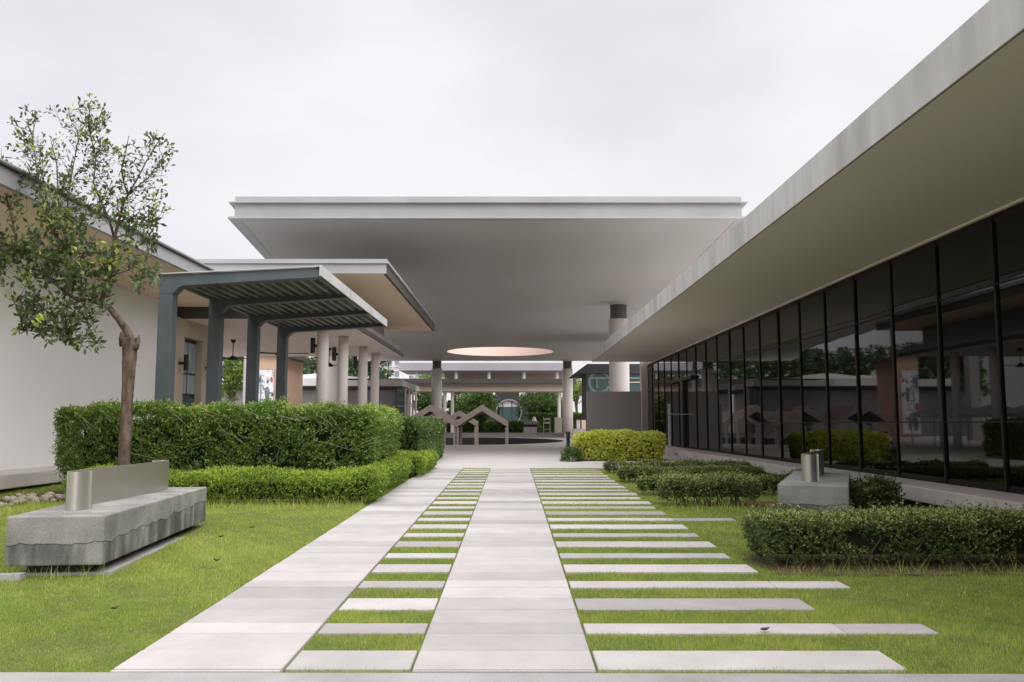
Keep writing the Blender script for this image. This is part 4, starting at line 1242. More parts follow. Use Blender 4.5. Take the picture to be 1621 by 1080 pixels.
for i, (px_, pt_, pb_) in enumerate(wood):
    far_tree(px_, pt_ - 14, pb_ + 10, 135 + 6 * (i % 3), 26, ('tall wood tree behind the airy tree, left one', 'tall wood tree behind the airy tree, right one', 'tall wood tree hidden mostly by the peach wall', 'tall wood tree just right of the last pergola post', 'tall wood tree left of the first round column', 'tall wood tree between the first two round columns', 'tall wood tree between the second and third round columns', 'tall wood tree beside the white apartment tower', 'wood tree mirrored in the glass wall, nearest the pavilion', 'wood tree mirrored in the glass wall, middle one', 'wood tree mirrored in the glass wall, outermost')[i], GW, M['leaf_wood'], 2600, 0.55, tint=(0.45, 0.25))
far_tree(368, 560, 640, 55, 22, 'airy light green tree seen between the first two pergola posts', None, M['leaf_far'], 2600, 0.2, ground=PZ, tint=(0.65, 0.2))

# ------------------------------------------------------------------ far buildings
# grey market hall with white roof, left
mh = thing('market_hall', (-17, 78, 0.12), 'long grey walled hall with white roof seen between the pavilion columns', 'building')
def span(p0, p1, Y): return (p0 - IMG_W / 2) * Y / FPX, (p1 - IMG_W / 2) * Y / FPX
def zat(py, Y): return at(810, py, Y).z
x0, x1 = span(300, 627, 75)
MB().box(x0, x1, 75, 86, 0.0, zat(618, 75)).build('wall', M['grey_wall_far'], mh)
MB().box(x0, x1 + 0.2, 74.8, 86, zat(618, 75), zat(612, 75)).build('clerestory_band', M['fascia_dark'], mh)
xa, xb = span(300, 512, 74)
MB().box(xa, xb, 73.6, 86, zat(611, 74), zat(600, 74)).build('roof_edge', M['roof_white'], mh)
xa, xb = span(512, 640, 74)
MB().box(xa, xb, 72.8, 86, zat(611, 73), zat(602, 73)).build('roof_edge', M['grey_wall'], mh)
rf = MB()
xc0, xc1 = span(430, 600, 80)
xm = (xc0 + xc1) / 2
rf.extrude_y([(xc0, zat(602, 80)), (xc1, zat(602, 80)), (xm, zat(594, 80))], 77, 92)
rf.build('ridge_roof', M['roof_white'], mh)
gl0 = span(628, 641, 74)
MB().box(gl0[0], gl0[1], 74.2, 75.5, 0.1, zat(616, 74)).build('corner_window', M['glass_teal'], mh)
for zz in (1.5, 2.7):
    MB().box(gl0[0], gl0[1], 74.15, 74.19, zz, zz + 0.1).build('glazing_bar', M['metal'], mh)
for p_ in (642, 648, 653, 658):
    a_, b_ = span(p_ - 1, p_ + 1, 74)
    MB().box(a_, b_, 74.0, 74.6, 0.1, zat(615, 74)).build('fin', M['shed'], mh)
dh = thing('satellite_dish', at(457, 597, 73.9), 'white satellite dish on the edge of the white roof', 'dish')
dc = at(457, 594, 73.9)
dm_ = MB()
nd = 20
dvs = [(dc.x, dc.y, dc.z)] + [(dc.x + 0.42 * math.cos(2 * math.pi * i / nd), dc.y - 0.14, dc.z + 0.42 * math.sin(2 * math.pi * i / nd)) for i in range(nd)]
dm_.add(dvs, [(0, 1 + i, 1 + (i + 1) % nd) for i in range(nd)])
dm_.build('reflector', M['roof_white'], dh)
MB().tube([(dc.x, dc.y + 0.02, dc.z), (dc.x, dc.y + 0.05, zat(600, 73.9))], 0.04, 6).build('mast', M['metal'], dh)

# two-tier flat roofs across the back
fp = thing('flat_roofed_walkway', (-4, 90, 0.12), 'wide covered walkway with brown edged flat roof across the back of the plaza', 'walkway')
x0, x1 = span(596, 912, 88)
MB().box(x0, x1, 87.5, 92, zat(607.5, 88), zat(600, 88)).build('roof_edge', M['fascia_dark'], fp)
xa, xb = span(640, 905, 88.5)
MB().box(xa, xb, 88.0, 91.5, zat(620, 88.5), zat(607.6, 88.5)).build('beam', M['beige'], fp)
xa, xb = span(596, 660, 88.2)
MB().box(xa, xb, 87.9, 91.5, zat(614, 88.2), zat(607.6, 88.2)).build('left_soffit', M['soffit_pale'], fp)
for p_ in (704, 716, 885):
    a_, b_ = span(p_ - 2.6, p_ + 2.6, 88.3)
    MB().cyl(((a_ + b_) / 2, 88.6), (b_ - a_) / 2, 0.0, zat(619, 88.3), 16).build('column', M['column'], fp)
up = thing('upper_roof_terrace', (-2, 104, 0.12), 'pale flat roof on short white columns above the brown edged roof', 'building')
x0, x1 = span(632, 905, 100)
MB().box(x0, x1, 99.5, 108, zat(587, 100), zat(575, 100)).build('roof_edge', M['lilac'], up)
MB().box(x0 + 5.0, x1, 105, 106, zat(612, 105), zat(588, 105)).build('back_wall', M['beige'], up)
for p_ in (660, 722, 774, 829.5, 882):
    a_, b_ = span(p_ - 2.6, p_ + 2.6, 100.5)
    MB().cyl(((a_ + b_) / 2, 100.6), (b_ - a_) / 2, zat(610, 100.5), zat(587, 100.5) - 0.002, 14).build('column', M['roof_white'], up)
# dark building with arched doorway
db = thing('charcoal_building', (0, 118, 0.12), 'charcoal building with a round pale ringed doorway at the end of the axis', 'building')
x0, x1 = span(772, 846, 116)
MB().box(x0, x1, 116, 124, 0.1, zat(606, 116)).build('wall', M['dark_build'], db)
for a_, b_ in ((774, 784), (822, 834)):
    q0, q1 = span(a_, b_, 115.9)
    MB().box(q0, q1, 115.8, 115.98, zat(626, 116), zat(617, 116)).build('window', M['apartment'], db)
rc = at(805.5, 653, 115.7)
R_o, R_i = 21 * 115.7 / FPX, 18.8 * 115.7 / FPX
def arc_ring(mb, c, ro, ri, a0, a1, y0, y1, n=40):
    vs, fs = [], []
    for i in range(n + 1):
        a = math.radians(a0 + (a1 - a0) * i / n)
        for r in (ro, ri):
            for y in (y0, y1):
                vs.append((c[0] + r * math.cos(a), y, c[2] + r * math.sin(a)))
    for i in range(n):
        o, p = 4 * i, 4 * i + 4
        fs += [(o, p, p + 2, o + 2), (o + 1, o + 3, p + 3, p + 1), (o, o + 1, p + 1, p), (o + 2, p + 2, p + 3, o + 3)]
    return mb.add(vs, fs)
arc_ring(MB(), rc, R_o, R_i, -55, 235, 115.4, 115.95).build('door_ring', M['grey_wall_far'], db)
lt = MB()
lt.add([(rc.x + R_i * 0.98 * math.cos(math.radians(a)), 115.8, rc.z + R_i * 0.98 * math.sin(math.radians(a))) for a in range(28, 153, 4)], [tuple(range(len(range(28, 153, 4))))])
lt.build('fanlight', M['apartment'], db)
hx = R_i * 0.78
MB().box(rc.x - hx, rc.x + hx, 115.75, 115.85, rc.z - R_i * 0.8, rc.z + R_i * 0.45).build('glass_door', M['glass_teal'], db)
for xx in (-0.5, 0.25):
    MB().box(rc.x + xx * R_i - 0.05, rc.x + xx * R_i + 0.05, 115.70, 115.74, rc.z - R_i * 0.8, rc.z + R_i * 0.9).build('glazing_bar', M['dark_build'], db)
# white apartments far behind
def apartment(px0, px1, py_top, Y, cols, rows_, label):
    x0, x1 = span(px0, px1, Y)
    zt = zat(py_top, Y)
    t = thing('apartment_block', ((x0 + x1) / 2, Y, 0.12), label, 'building', 'white apartment blocks on the skyline')
    MB().box(x0, x1, Y, Y + 14, 0, zt).build('wall', M['apartment'], t)
    w = (x1 - x0) / cols
    hh = (zt - 1) / rows_
    for r_ in range(rows_):
        zz = zt - (r_ + 0.75) * hh
        if zz < zat(604, Y): break
        for c_ in range(cols):
            a = x0 + w * (c_ + 0.22)
            wv_ = MB().box(a, a + w * 0.56, Y - 0.12, Y - 0.004, zz, zz + hh * 0.5).build('window', M['win_far'], t)
            MB().box(a - 0.1, a + w * 0.56 + 0.1, Y - 0.5, Y - 0.13, zz - 0.25, zz - 0.05).build('sill', M['apartment'], wv_)
apartment(588, 634, 548, 170, 4, 7, 'white apartment tower rising right of the pavilion columns')
apartment(634, 668, 578, 190, 3, 7, 'lower white apartment block right of the taller one')
apartment(700, 770, 571.5, 210, 7, 8, 'white apartment block behind the upper flat roof, left one')
apartment(795, 905, 571.5, 215, 10, 8, 'wide white apartment block behind the upper flat roof, right one')
# peach gable wall and poster
ph_ = thing('peach_building', (-18.5, 62, PZ), 'peach rendered wall carrying a tall printed poster behind the pergola posts', 'building')
x0, x1 = span(404, 446, 60)
MB().box(x0, x1, 60, 66, 0.0, 6.2).build('wall', M['peach'], ph_)
MB().hexa([(x0 - .2, 59.6, 6.1), (x1 + .8, 59.6, 5.9), (x1 + .8, 66, 5.9), (x0 - .2, 66, 6.1)], [(x0 - .2, 59.6, 6.3), (x1 + .8, 59.6, 6.1), (x1 + .8, 66, 6.1), (x0 - .2, 66, 6.3)]).build('roof', M['fascia_dark'], ph_)
for p_ in (422, 434):
    a_, b_ = span(p_ - 0.6, p_ + 0.6, 59.9)
    MB().box(a_, b_, 59.88, 59.996, 1.5, zat(583, 60)).build('wall_rib', M['shed'], ph_)
ps = thing('poster', (at(420, 620, 59.8).x, 59.8, PZ + 0.2), 'tall white poster with grey, blue and red print on the peach wall', 'poster')
x0, x1 = span(405, 433, 59.8)
zb, zt = 0.45, zat(586, 59.8)
MB().box(x0, x1, 59.80, 59.86, zb, zt).build('board', M['collage'], ps)
H_ = zt - zb
W_ = x1 - x0
for (u0, u1, v0, v1, mt) in ((0.02, 0.14, 0.62, 0.97, 'blue'), (0.0, 0.22, 0.36, 0.50, 'red'), (0.80, 0.98, 0.80, 0.90, 'red'), (0.50, 0.82, 0.50, 0.74, 'ink'), (0.05, 0.45, 0.02, 0.30, 'ink'), (0.55, 0.70, 0.05, 0.28, 'ink'), (0.26, 0.32, 0.32, 0.92, 'ink'), (0.60, 0.74, 0.78, 0.86, 'ink')):
    n_ = 9
    q_ = []
    for i in range(n_):
        a = 2 * math.pi * i / n_
        rr = random.uniform(0.75, 1.05)
        q_.append((x0 + W_ * ((u0 + u1) / 2 + (u1 - u0) / 2 * rr * math.cos(a)), 59.792, zb + H_ * ((v0 + v1) / 2 + (v1 - v0) / 2 * rr * math.sin(a))))
    mp_ = MB().add(q_, [tuple(range(n_))])
    mp_.build('print', M[mt], ps)
x0, x1 = span(385, 399, 50)
dp = MB().box(x0, x1, 50, 50.6, PZ - 0.002, 5.4).build('dark_pillar', M['grey_wall'])
tag(dp, 'dark grey square pillar just left of the poster wall', 'pillar')

# grey screen wall, black roofed kiosk with ring emblem, right of the axis
x0, x1 = span(928, 1013.5, 34.6)
sw = MB().box(x0, x1, 34.4, 34.62, PZ - 0.002, zat(620, 34.5)).build('screen_wall', M['grey_wall'], bevel=0.008)
tag(sw, 'plain grey screen wall behind the golden hedge', 'wall')
ks = thing('kiosk_building', (10, 62, PZ), 'dark flat roofed kiosk with teal glazing behind the big round column', 'building')
x0, x1 = span(922, 1030, 58)
MB().extrude_y([(x0 - 0.6, zat(592, 58)), (x1, zat(592, 58)), (x1, zat(577, 58)), (x0 + 0.3, zat(577, 58))], 57.5, 64).build('roof', M['dark_build'], ks)
MB().box(x0 + 0.35, x1, 58.2, 63, PZ - 0.002, zat(592, 58) - 0.002).build('wall', M['dark_build'], ks)
gz0, gz1 = span(929, 1020, 58)
MB().box(gz0, gz1, 58.1, 58.19, 1.4, zat(592.5, 58)).build('shopfront_glass', M['glass_teal'], ks)
MB().box(gz0 + 1.5, gz1, 57.99, 58.04, zat(606, 58), zat(604.5, 58)).build('glazing_bar', M['soffit_peach'], ks)
MB().box(gz0 + 0.2, gz1, 58.05, 58.09, zat(600, 58), zat(597, 58)).build('glass_band', M['glass_pale'], ks)
ec = at(948.5, 605.5, 57.95)
eb = thing('ring_emblem', (ec.x, 57.95, ec.z - 0.75), 'pale green faceted ring emblem hung in the kiosk window', 'emblem')
arc_ring(MB(), ec, 0.80, 0.62, 20, 340, 57.90, 57.98, 11).build('ring', M['emblem'], eb)
MB().box(ec.x - 0.28, ec.x + 0.45, 57.91, 57.97, ec.z + 0.20, ec.z + 0.30).build('crossbar', M['emblem'], eb)
MB().box(ec.x - 0.22, ec.x - 0.12, 57.91, 57.97, ec.z - 0.40, ec.z + 0.198).build('stroke', M['emblem'], eb)

# steps beyond the court
for i, (p_y, Y, lab) in enumerate(((689.2, 61.5, 'long pale concrete seating step, the lower one across the sunken court'), (685.5, 64.2, 'long pale concrete seating step, the upper one across the sunken court'))):
    x0, x1 = span(690, 893, Y)
    zt_ = zat(p_y, Y)
    s_ = MB().box(x0 - 4, x1, Y, Y + 1.2, PZ - 0.003, zt_).build('seating_step', M['step'], bevel=0.02)
    tag(s_, lab, 'step')
# dark clipped hedge and odd furniture at the far end
make_hedge('far_hedge', [(span(770, 852, 72)[0], span(770, 852, 72)[1], 72, 73.2, 0.12, zat(669, 72))], 'dark clipped hedge below the arched doorway', None, M['leaf_deep'], density=160, leaf=0.14, amp=0.05, r=0.2, stems=0, leggy=0.02, spr_len=0.12, tint=(0.35, 0.2))
make_hedge('far_hedge', [(span(690, 772, 98)[0], span(690, 772, 98)[1], 94, 96, 0.12, zat(654, 95))], 'tall dark hedge behind the gabled sheds', None, M['leaf_deep'], density=160, leaf=0.14, amp=0.05, r=0.2, stems=0, leggy=0.02, spr_len=0.12, tint=(0.3, 0.2))
make_hedge('far_hedge', [(span(838, 925, 95)[0], span(838, 925, 95)[1], 94, 96, 0.12, zat(656, 95))], 'tall dark hedge behind the chair and white crate', None, M['leaf_deep'], density=160, leaf=0.14, amp=0.05, r=0.2, stems=0, leggy=0.02, spr_len=0.12, tint=(0.3, 0.2))
cb = thing('serving_cabinet', (at(839, 680, 67).x, 67, 0.12), 'cream serving cabinet with hooded dark top near the far steps', 'cabinet')
x0, x1 = span(829, 850, 67)
xm = (x0 + x1) / 2
for a_, b_ in ((x0, xm - 0.012), (xm + 0.012, x1)):
    MB().box(a_, b_, 67, 67.5, 0.12, zat(676, 67)).build('door', M['cream'], cb)
MB().box(x0 - 0.02, x1 + 0.02, 66.95, 67.55, zat(676, 67) + 0.002, zat(672, 67)).build('counter', M['black'], cb)
MB().box(x0, x1, 67.02, 67.5, zat(672, 67) + 0.002, zat(667, 67)).build('hood', M['grey_wall_far'], cb)
cx0, cx1 = span(860, 871, 66.8)
ch = thing('tall_chair', ((cx0 + cx1) / 2, 66.8, 0.12), 'tall slatted chair standing right of the cream cabinet', 'chair')
for xx in (cx0, cx1 - 0.05):
    for yy_ in (66.6, 67.0):
        MB().box(xx, xx + 0.05, yy_, yy_ + 0.05, 0.12, zat(660, 66.8) if yy_ > 66.8 else 0.75).build('leg', M['shed'], ch)
MB().box(cx0, cx1, 66.6, 67.05, 0.752, 0.80).build('seat', M['shed'], ch)
for zz in (1.2, 1.5):
    MB().box(cx0 + 0.051, cx1 - 0.051, 67.0, 67.04, zz, zz + 0.14).build('back_slat', M['cream'], ch)
for (a, b, pt, Y, lab, mt) in ((878, 889, 661, 69, 'white crate right of the tall chair', 'cream'), (841, 850, 660, 71, 'white round urn behind the serving cabinet', 'cream')):
    x0, x1 = span(a, b, Y)
    if 'urn' in lab:
        u = MB()
        xm = (x0 + x1) / 2
        u.cyl((xm, Y), 0.12, 0.12, 0.9, 14, 0.16); u.cyl((xm, Y), 0.16, 0.9, 1.3, 14, 0.25); u.cyl((xm, Y), 0.25, 1.3, zat(pt, Y), 14, 0.10)
        tag(u.build('urn', M[mt]), lab, 'urn')
    else:
        u = MB().box(x0, x1, Y, Y + 0.5, 0.12, zat(pt, Y))
        tag(u.build('crate', M[mt], bevel=0.02), lab, 'crate')
x0, x1 = span(906, 927, 50)
cs = thing('cafe_counter', ((x0 + x1) / 2, 50, PZ), 'small counter with red topped pale boxes left of the grey screen wall', 'counter')
MB().box(x0, x1, 50, 50.6, PZ, 0.9).build('body', M['grey_wall'], cs)
MB().box(x0 + 0.25, x0 + 0.46, 50.1, 50.4, 0.902, 1.4).build('box', M['print_white'], cs)
MB().box(x0 + 0.22, x0 + 0.48, 50.08, 50.42, 1.402, 1.46).build('lid', M['red'], cs)
MB().box(x0 + 0.55, x1, 50.1, 50.4, 0.902, 1.42).build('carton', M['soffit_peach'], cs)

# ------------------------------------------------------------------ gabled market sheds and white tents
def make_shed(cx_, Y, W, D, z_floor, z_eave, z_peak, label):
    t = thing('market_shed', (cx_, Y, z_floor), label, 'shed', 'gabled market sheds in the sunken court')
    for s in (-1, 1):
        p = MB()
        b = 0.34
        x_e, x_p = s * W / 2, 0.0
        pts_b = [(x_e, z_eave), (x_p, z_peak)]
        for (ya, yb, nm) in ((0, 0.16, 'gable_beam'), (D - 0.16, D, 'gable_beam')):
            g = MB().extrude_y([(x_p, z_peak), (x_e, z_eave), (x_e, z_eave - b), (x_p, z_peak - b)] if s > 0 else [(x_p, z_peak), (x_p, z_peak - b), (x_e, z_eave - b), (x_e, z_eave)], ya, yb)
            go = g.build(nm, M['shed'], t, local=True)
        rs = MB().extrude_y([(x_p, z_peak - 0.01), (x_e, z_eave - 0.01), (x_e, z_eave - 0.06), (x_p, z_peak - 0.06)] if s > 0 else [(x_p, z_peak - 0.01), (x_p, z_peak - 0.06), (x_e, z_eave - 0.06), (x_e, z_eave - 0.01)], 0.162, D - 0.162)
        rs.build('roof_panel', M['shed'], t, local=True)
        for ya in (0.0, D - 0.16):
            MB().box(s * W / 2 - 0.08 - (0.07 if s > 0 else -0.07), s * W / 2 + 0.08 - (0.07 if s > 0 else -0.07), ya + 0.002, ya + 0.158, 0, z_eave - b - 0.002).build('post', M['shed'], t, local=True)
    return t
for i, (xp, Y, lab) in enumerate((((763), 45.0, 'gabled brown shed nearest the plaza axis, front row'), ((681), 45.0, 'gabled brown shed next to the hedge end, front row'), ((599), 45.0, 'gabled brown shed mostly hidden by the hedge, front row'))):
    c = at(xp, 660, Y)
    make_shed(c.x, Y, 2.78, 3.2, -1.0, 2.35, 3.22, lab)
for i, (xp, Y, lab) in enumerate((((726), 55.5, 'gabled brown shed in the back row, right one'), ((667), 55.5, 'gabled brown shed in the back row, left one'))):
    c = at(xp, 660, Y)
    make_shed(c.x, Y, 2.4, 2.6, -1.0, 2.35, 3.05, lab)
TENTS = [(365, 33.0, 'white peaked tent below the airy tree'), (430, 35.0, 'white peaked tent below the poster'), (486, 35.5, 'white peaked tent left of the first round column'), (533, 36.5, 'white peaked tent between the first two round columns'),
         (300, 31.0, 'white peaked tent behind the dark service door')]
tent0 = None
for px_, Y, lab in TENTS:
    c = at(px_, 645, Y)
    if tent0 is None:
        t = thing('market_tent', (0, 0, 0), lab, 'tent', 'white market tents beyond the pavilion')
        h_e, h_p, w_ = 1.40, 1.85, 1.0
        r_ = MB()
        r_.add([(-w_, -w_, h_e), (w_, -w_, h_e), (w_, w_, h_e), (-w_, w_, h_e), (0, 0, h_p), (-w_, -w_, h_e - 0.15), (w_, -w_, h_e - 0.15), (w_, w_, h_e - 0.15), (-w_, w_, h_e - 0.15)],
               [(0, 1, 4), (1, 2, 4), (2, 3, 4), (3, 0, 4), (0, 5, 6, 1), (1, 6, 7, 2), (2, 7, 8, 3), (3, 8, 5, 0)])
        r_.build('canvas', M['tent'], t, local=True)
        for sx in (-1, 1):
            for sy in (-1, 1):
                MB().box(sx * (w_ - 0.05) - 0.02, sx * (w_ - 0.05) + 0.02, sy * (w_ - 0.05) - 0.02, sy * (w_ - 0.05) + 0.02, 0, h_e).build('pole', M['gutter'], t, local=True)
        tent0 = t
    else:
        t = copy_tree(tent0)
        t['label'] = lab
    t.location = (c.x, Y, PZ)

# ------------------------------------------------------------------ small things on the ground
pb = MB()
for i in range(60):
    c = (random.uniform(-6.95, -6.3) , random.uniform(11.0, 12.1), 0)
    s = random.uniform(0.025, 0.06)
    z = gz(11.5) + random.uniform(0.0, 0.07)
    n_, m_ = 7, 4
    vs = []
    for a in range(1, m_):
        for b in range(n_):
            th_, f_ = math.pi * a / m_, 2 * math.pi * b / n_
            k_ = s * random.uniform(0.8, 1.15)
            vs.append((c[0] + k_ * 1.3 * math.sin(th_) * math.cos(f_), c[1] + k_ * math.sin(th_) * math.sin(f_), z + k_ * 0.7 * math.cos(th_)))
    vs += [(c[0], c[1], z + s * 0.7), (c[0], c[1], z - s * 0.7)]
    T_, B_ = len(vs) - 2, len(vs) - 1
    fs = [(a * n_ + b, (a + 1) * n_ + b, (a + 1) * n_ + (b + 1) % n_, a * n_ + (b + 1) % n_) for a in range(m_ - 2) for b in range(n_)]
    fs += [(T_, b, (b + 1) % n_) for b in range(n_)] + [(B_, (m_ - 2) * n_ + (b + 1) % n_, (m_ - 2) * n_ + b) for b in range(n_)]
    pb.add(vs, fs)
tag(pb.build('pebbles', M['stone'], smooth=True), 'heap of river pebbles by the end of the concrete ledge', 'pebbles', kind='stuff')

def ground_at(px_, py_):
    d = at(px_, py_, 1.0) - Vector((0, 0, CAM_H))
    t = -CAM_H / (d.z - SLOPE * d.y)
    return Vector((d.x * t, d.y * t, CAM_H + d.z * t))
for (px_, py_, s, on, lab) in ((350, 856, 0.035, 0.03, 'brown fallen leaf on the left lawn right of the bench'), (397, 841, 0.035, 0.03, 'brown fallen leaf on the left lawn, farthest of the three'), (342, 895, 0.04, 0.03, 'brown fallen leaf on the left lawn below the bench end'), (1211, 1000, 0.03, 0.004, 'dark fallen leaf on a thin stepping slab right of the path'), (182, 973, 0.03, 0.03, 'brown fallen leaf on the lawn in the left foreground'), (1560, 905, 0.04, 0.03, 'brown fallen leaf at the foot of the near dark hedge')):
    g = ground_at(px_, py_)
    lf = MB()
    a = random.uniform(0, 3)
    ca, sa = math.cos(a), math.sin(a)
    P = lambda u, v, w: (g.x + (u * ca - v * sa) * s, g.y + (u * sa + v * ca) * s, g.z + on + w * s)
    top = [P(-1, 0, 0.3), P(-0.4, -0.5, 0.55), P(0.4, -0.4, 0.3), P(1, 0, 0.7), P(0.4, 0.45, 0.5), P(-0.4, 0.5, 0.5), P(0, 0, 0.05)]
    lf.add(top, [(0, 1, 6), (1, 2, 6), (2, 3, 6), (3, 4, 6), (4, 5, 6), (5, 0, 6)])
    tag(lf.build('fallen_leaf', M['dead_leaf']), lab, 'leaf', 'fallen leaves')

M['mulch'] = surf('bare_earth', (0.17, 0.125, 0.085), (0.075, 0.055, 0.038), rough=0.95, scale=22, bump=0.9, bscale=70, speck=0.35, spec=0.1)
BEDS = [(1.98, 6.0, 6.50, 7.55), (3.0, 5.3, 9.9, 11.9), (4.1, 5.3, 12.6, 26.0)]
for (x0, x1, y0_, y1_) in BEDS:
    n_ = 40
    poly = []
    for i in range(n_):
        t_ = i / n_ * 4
        e = t_ % 1
        j_ = lambda: random.uniform(-0.07, 0.07)
        p_ = [(x0 + (x1 - x0) * e, y0_), (x1, y0_ + (y1_ - y0_) * e), (x1 - (x1 - x0) * e, y1_), (x0, y1_ - (y1_ - y0_) * e)][int(t_)]
        p_ = (p_[0] + j_(), p_[1] + j_())
        poly.append((p_[0], p_[1], gz(p_[1]) - 0.014))
    tag(MB().add(poly, [tuple(range(n_))]).build('soil_bed', M['mulch']), kind='structure')
# ------------------------------------------------------------------ grass
def grass_points(n, x0, x1, y0, y1):
    return np.stack([rng.uniform(x0, x1, n), rng.uniform(y0, y1, n)], 1)
SL = np.array(SLABS)
def blocked(P, pad=-0.006):
    b = np.zeros(len(P), bool)
    Q = P
    b |= (P[:, 0] > X_LL + 0.004) & (P[:, 0] < X_LR) | (P[:, 0] > X_CL) & (P[:, 0] < X_CR)
    edge = 0.006 + 0.010 * np.sin(P[:, 0] * 9 + P[:, 1] * 3) * np.sin(P[:, 0] * 23 + 1) + rng.normal(0, 0.006, len(P))
    # stepping slabs: test only rows that exist
    yy_ = (P[:, 1] - Y_START) % PERIOD
    in_w = (yy_ > 0.003 + edge) & (yy_ < 0.318 - edge) & (P[:, 1] > Y_START)
    in_t = (yy_ > 0.658 + edge) & (yy_ < 0.88 - edge) & (P[:, 1] > Y_START)
    k_ = np.floor((P[:, 1] - Y_START) / PERIOD).astype(int)
    ends = np.array([2.355, 2.355, 1.84, 1.85, 2.54, 1.84] + [1.84] * 40)
    b |= (in_w | in_t) & (P[:, 0] > X_LR) & (P[:, 0] < X_CL)
    b |= in_w & (P[:, 0] > X_CR) & (P[:, 0] < 1.86)
    b |= in_t & (P[:, 0] > X_CR) & (P[:, 0] < ends[np.clip(k_, 0, 45)])
    # kerb, ledges
    b |= P[:, 1] < 4.02 - 0.006 * P[:, 0] + 0.01
    b |= (P[:, 0] > 5.3) | (P[:, 0] < -8.0)
    # benches (turned rectangles)
    for (cx_, cy_, a, L_, W_) in ((-3.41, 6.38, math.radians(5.5), 3.03, 0.74), (3.17, 8.97, math.radians(-22), 2.7, 0.71)):
        dx, dy = P[:, 0] - cx_, P[:, 1] - cy_
        u = dx * math.cos(a) + dy * math.sin(a)
        v = -dx * math.sin(a) + dy * math.cos(a)
        b |= (np.abs(u) < W_ / 2) & (v > 0.08) & (v < L_)
    for (a0, a1, b0, b1) in ((-7.2, -1.95, 11.4, 13.7), (-3.2, -2.0, 11.4, 18.8), (2.05, 7.2, 6.8, 7.4)):
        b |= (P[:, 0] > a0) & (P[:, 0] < a1) & (P[:, 1] > b0) & (P[:, 1] < b1)
    # bare earth beds on the right thin the grass out
    for (a0, a1, b0, b1) in BEDS:
        ins = (P[:, 0] > a0 + 0.08) & (P[:, 0] < a1) & (P[:, 1] > b0 + 0.08) & (P[:, 1] < b1 - 0.1)
        b |= ins & (rng.random(len(P)) < 0.88)
    return b
def vnoise(P, f, ph):
    return np.sin(P[:, 0] * f + ph) * np.cos(P[:, 1] * f * 1.17 + ph * 2) + 0.6 * np.sin(P[:, 0] * f * 2.3 + P[:, 1] * f * 1.7 + ph * 3) + 0.4 * np.sin(P[:, 0] * f * 4.9 - P[:, 1] * f * 4.1 + ph)
Gs, Gt = [], []
zones = [(-5.2, 4.9, 3.95, 5.6, 12500, 1.0), (-6.0, 5.3, 5.6, 8.0, 7000, 1.35), (-7.5, 5.3, 8.0, 11.5, 3400, 1.9), (-8.0, 5.3, 11.5, 18.78, 1500, 2.6)]
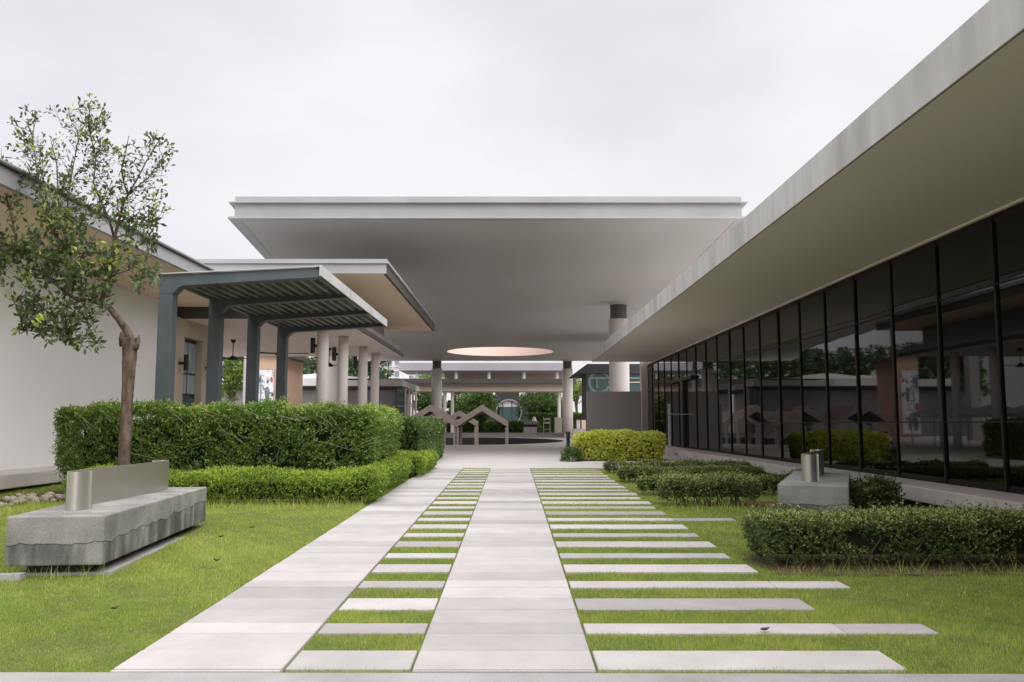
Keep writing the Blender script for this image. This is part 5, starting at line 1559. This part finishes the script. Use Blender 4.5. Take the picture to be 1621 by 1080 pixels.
for (x0, x1, y0_, y1_, dens, wk) in zones:
    n = int((x1 - x0) * (y1_ - y0_) * dens)
    P = grass_points(n, x0, x1, y0_, y1_)
    vis = np.abs(P[:, 0]) < P[:, 1] * 0.66 + 0.3
    P = P[vis]
    P = P[~blocked(P)]
    n = len(P)
    big = vnoise(P, 0.9, 0.7)
    sml = vnoise(P, 4.1, 2.1)
    z = SLOPE * P[:, 1] - 0.02
    h = (0.0215 + 0.005 * sml + 0.004 * big) * rng.uniform(0.55, 1.35, n)
    a = rng.uniform(0, 2 * math.pi, n)
    lean = rng.uniform(0.1, 0.75, n) * h
    w = 0.0016 * wk * rng.uniform(0.8, 1.4, n)
    base = np.stack([P[:, 0], P[:, 1], z], 1)
    wa = rng.uniform(0, 2 * math.pi, n)
    wv_ = np.stack([np.cos(wa) * w, np.sin(wa) * w, np.zeros(n)], 1)
    tip = base + np.stack([np.cos(a) * lean, np.sin(a) * lean, h], 1)
    Gs.append(np.stack([base - wv_, base + wv_, tip], 1))
    dry = np.clip((P[:, 1] - 8.6) / 2.5, 0, 1) * (P[:, 0] < -1.8) * 0.17 + np.clip((P[:, 1] - 9.5) / 3, 0, 1) * (P[:, 0] > 0) * 0.12
    tn = 0.42 + 0.10 * big + 0.075 * sml + 0.05 * vnoise(P, 11.0, 0.4) + dry + 0.03 + rng.normal(0, 0.11, n)
    tn[rng.random(n) < 0.035] = 0.95
    Gt.append(np.clip(tn, 0, 1))
g_obj = poly_mesh('grass', np.concatenate(Gs), 3, M['grass'], np.concatenate(Gt))
tag(g_obj, 'short green lawn grass beside and between the paving slabs', 'grass', kind='stuff')
# taller tufts at the foot of hedges and bench
n = 2600
segs = [(-6.5, -1.95, 11.12, 0.10, 1.0), (-3.9, -3.0, 6.36, 0.03, 0.22), (2.05, 4.5, 6.6, 0.06, 0.25), (2.0, 3.4, 10.9, 0.1, 0.4), (-7.2, -5.6, 10.6, 0.4, 1.0)]
Ts_, Tt_ = [], []
for (x0, x1, yc, sp, k_) in segs:
    m = int(n * k_ * (x1 - x0) / 4)
    P = np.stack([rng.uniform(x0, x1, m), yc + rng.normal(0, sp, m)], 1)
    h = rng.uniform(0.05, 0.15, m) * (0.75 + 0.5 * (rng.random(m) < 0.2))
    z = SLOPE * P[:, 1] - 0.02
    base = np.stack([P[:, 0], P[:, 1], z], 1)
    a = rng.uniform(0, 6.28, m)
    lean = rng.uniform(0.2, 0.9, m) * h
    w = 0.003 if yc > 8 else 0.002
    wa = rng.uniform(0, 6.28, m)
    wv_ = np.stack([np.cos(wa) * w, np.sin(wa) * w, np.zeros(m)], 1)
    tip = base + np.stack([np.cos(a) * lean, np.sin(a) * lean, h], 1)
    Ts_.append(np.stack([base - wv_, base + wv_, tip], 1))
    Tt_.append(np.clip(rng.normal(0.6, 0.2, m), 0, 1))
tag(poly_mesh('weeds', np.concatenate(Ts_), 3, M['grass'], np.concatenate(Tt_)), 'taller pale weeds along the foot of hedges and bench', 'weeds', kind='stuff')
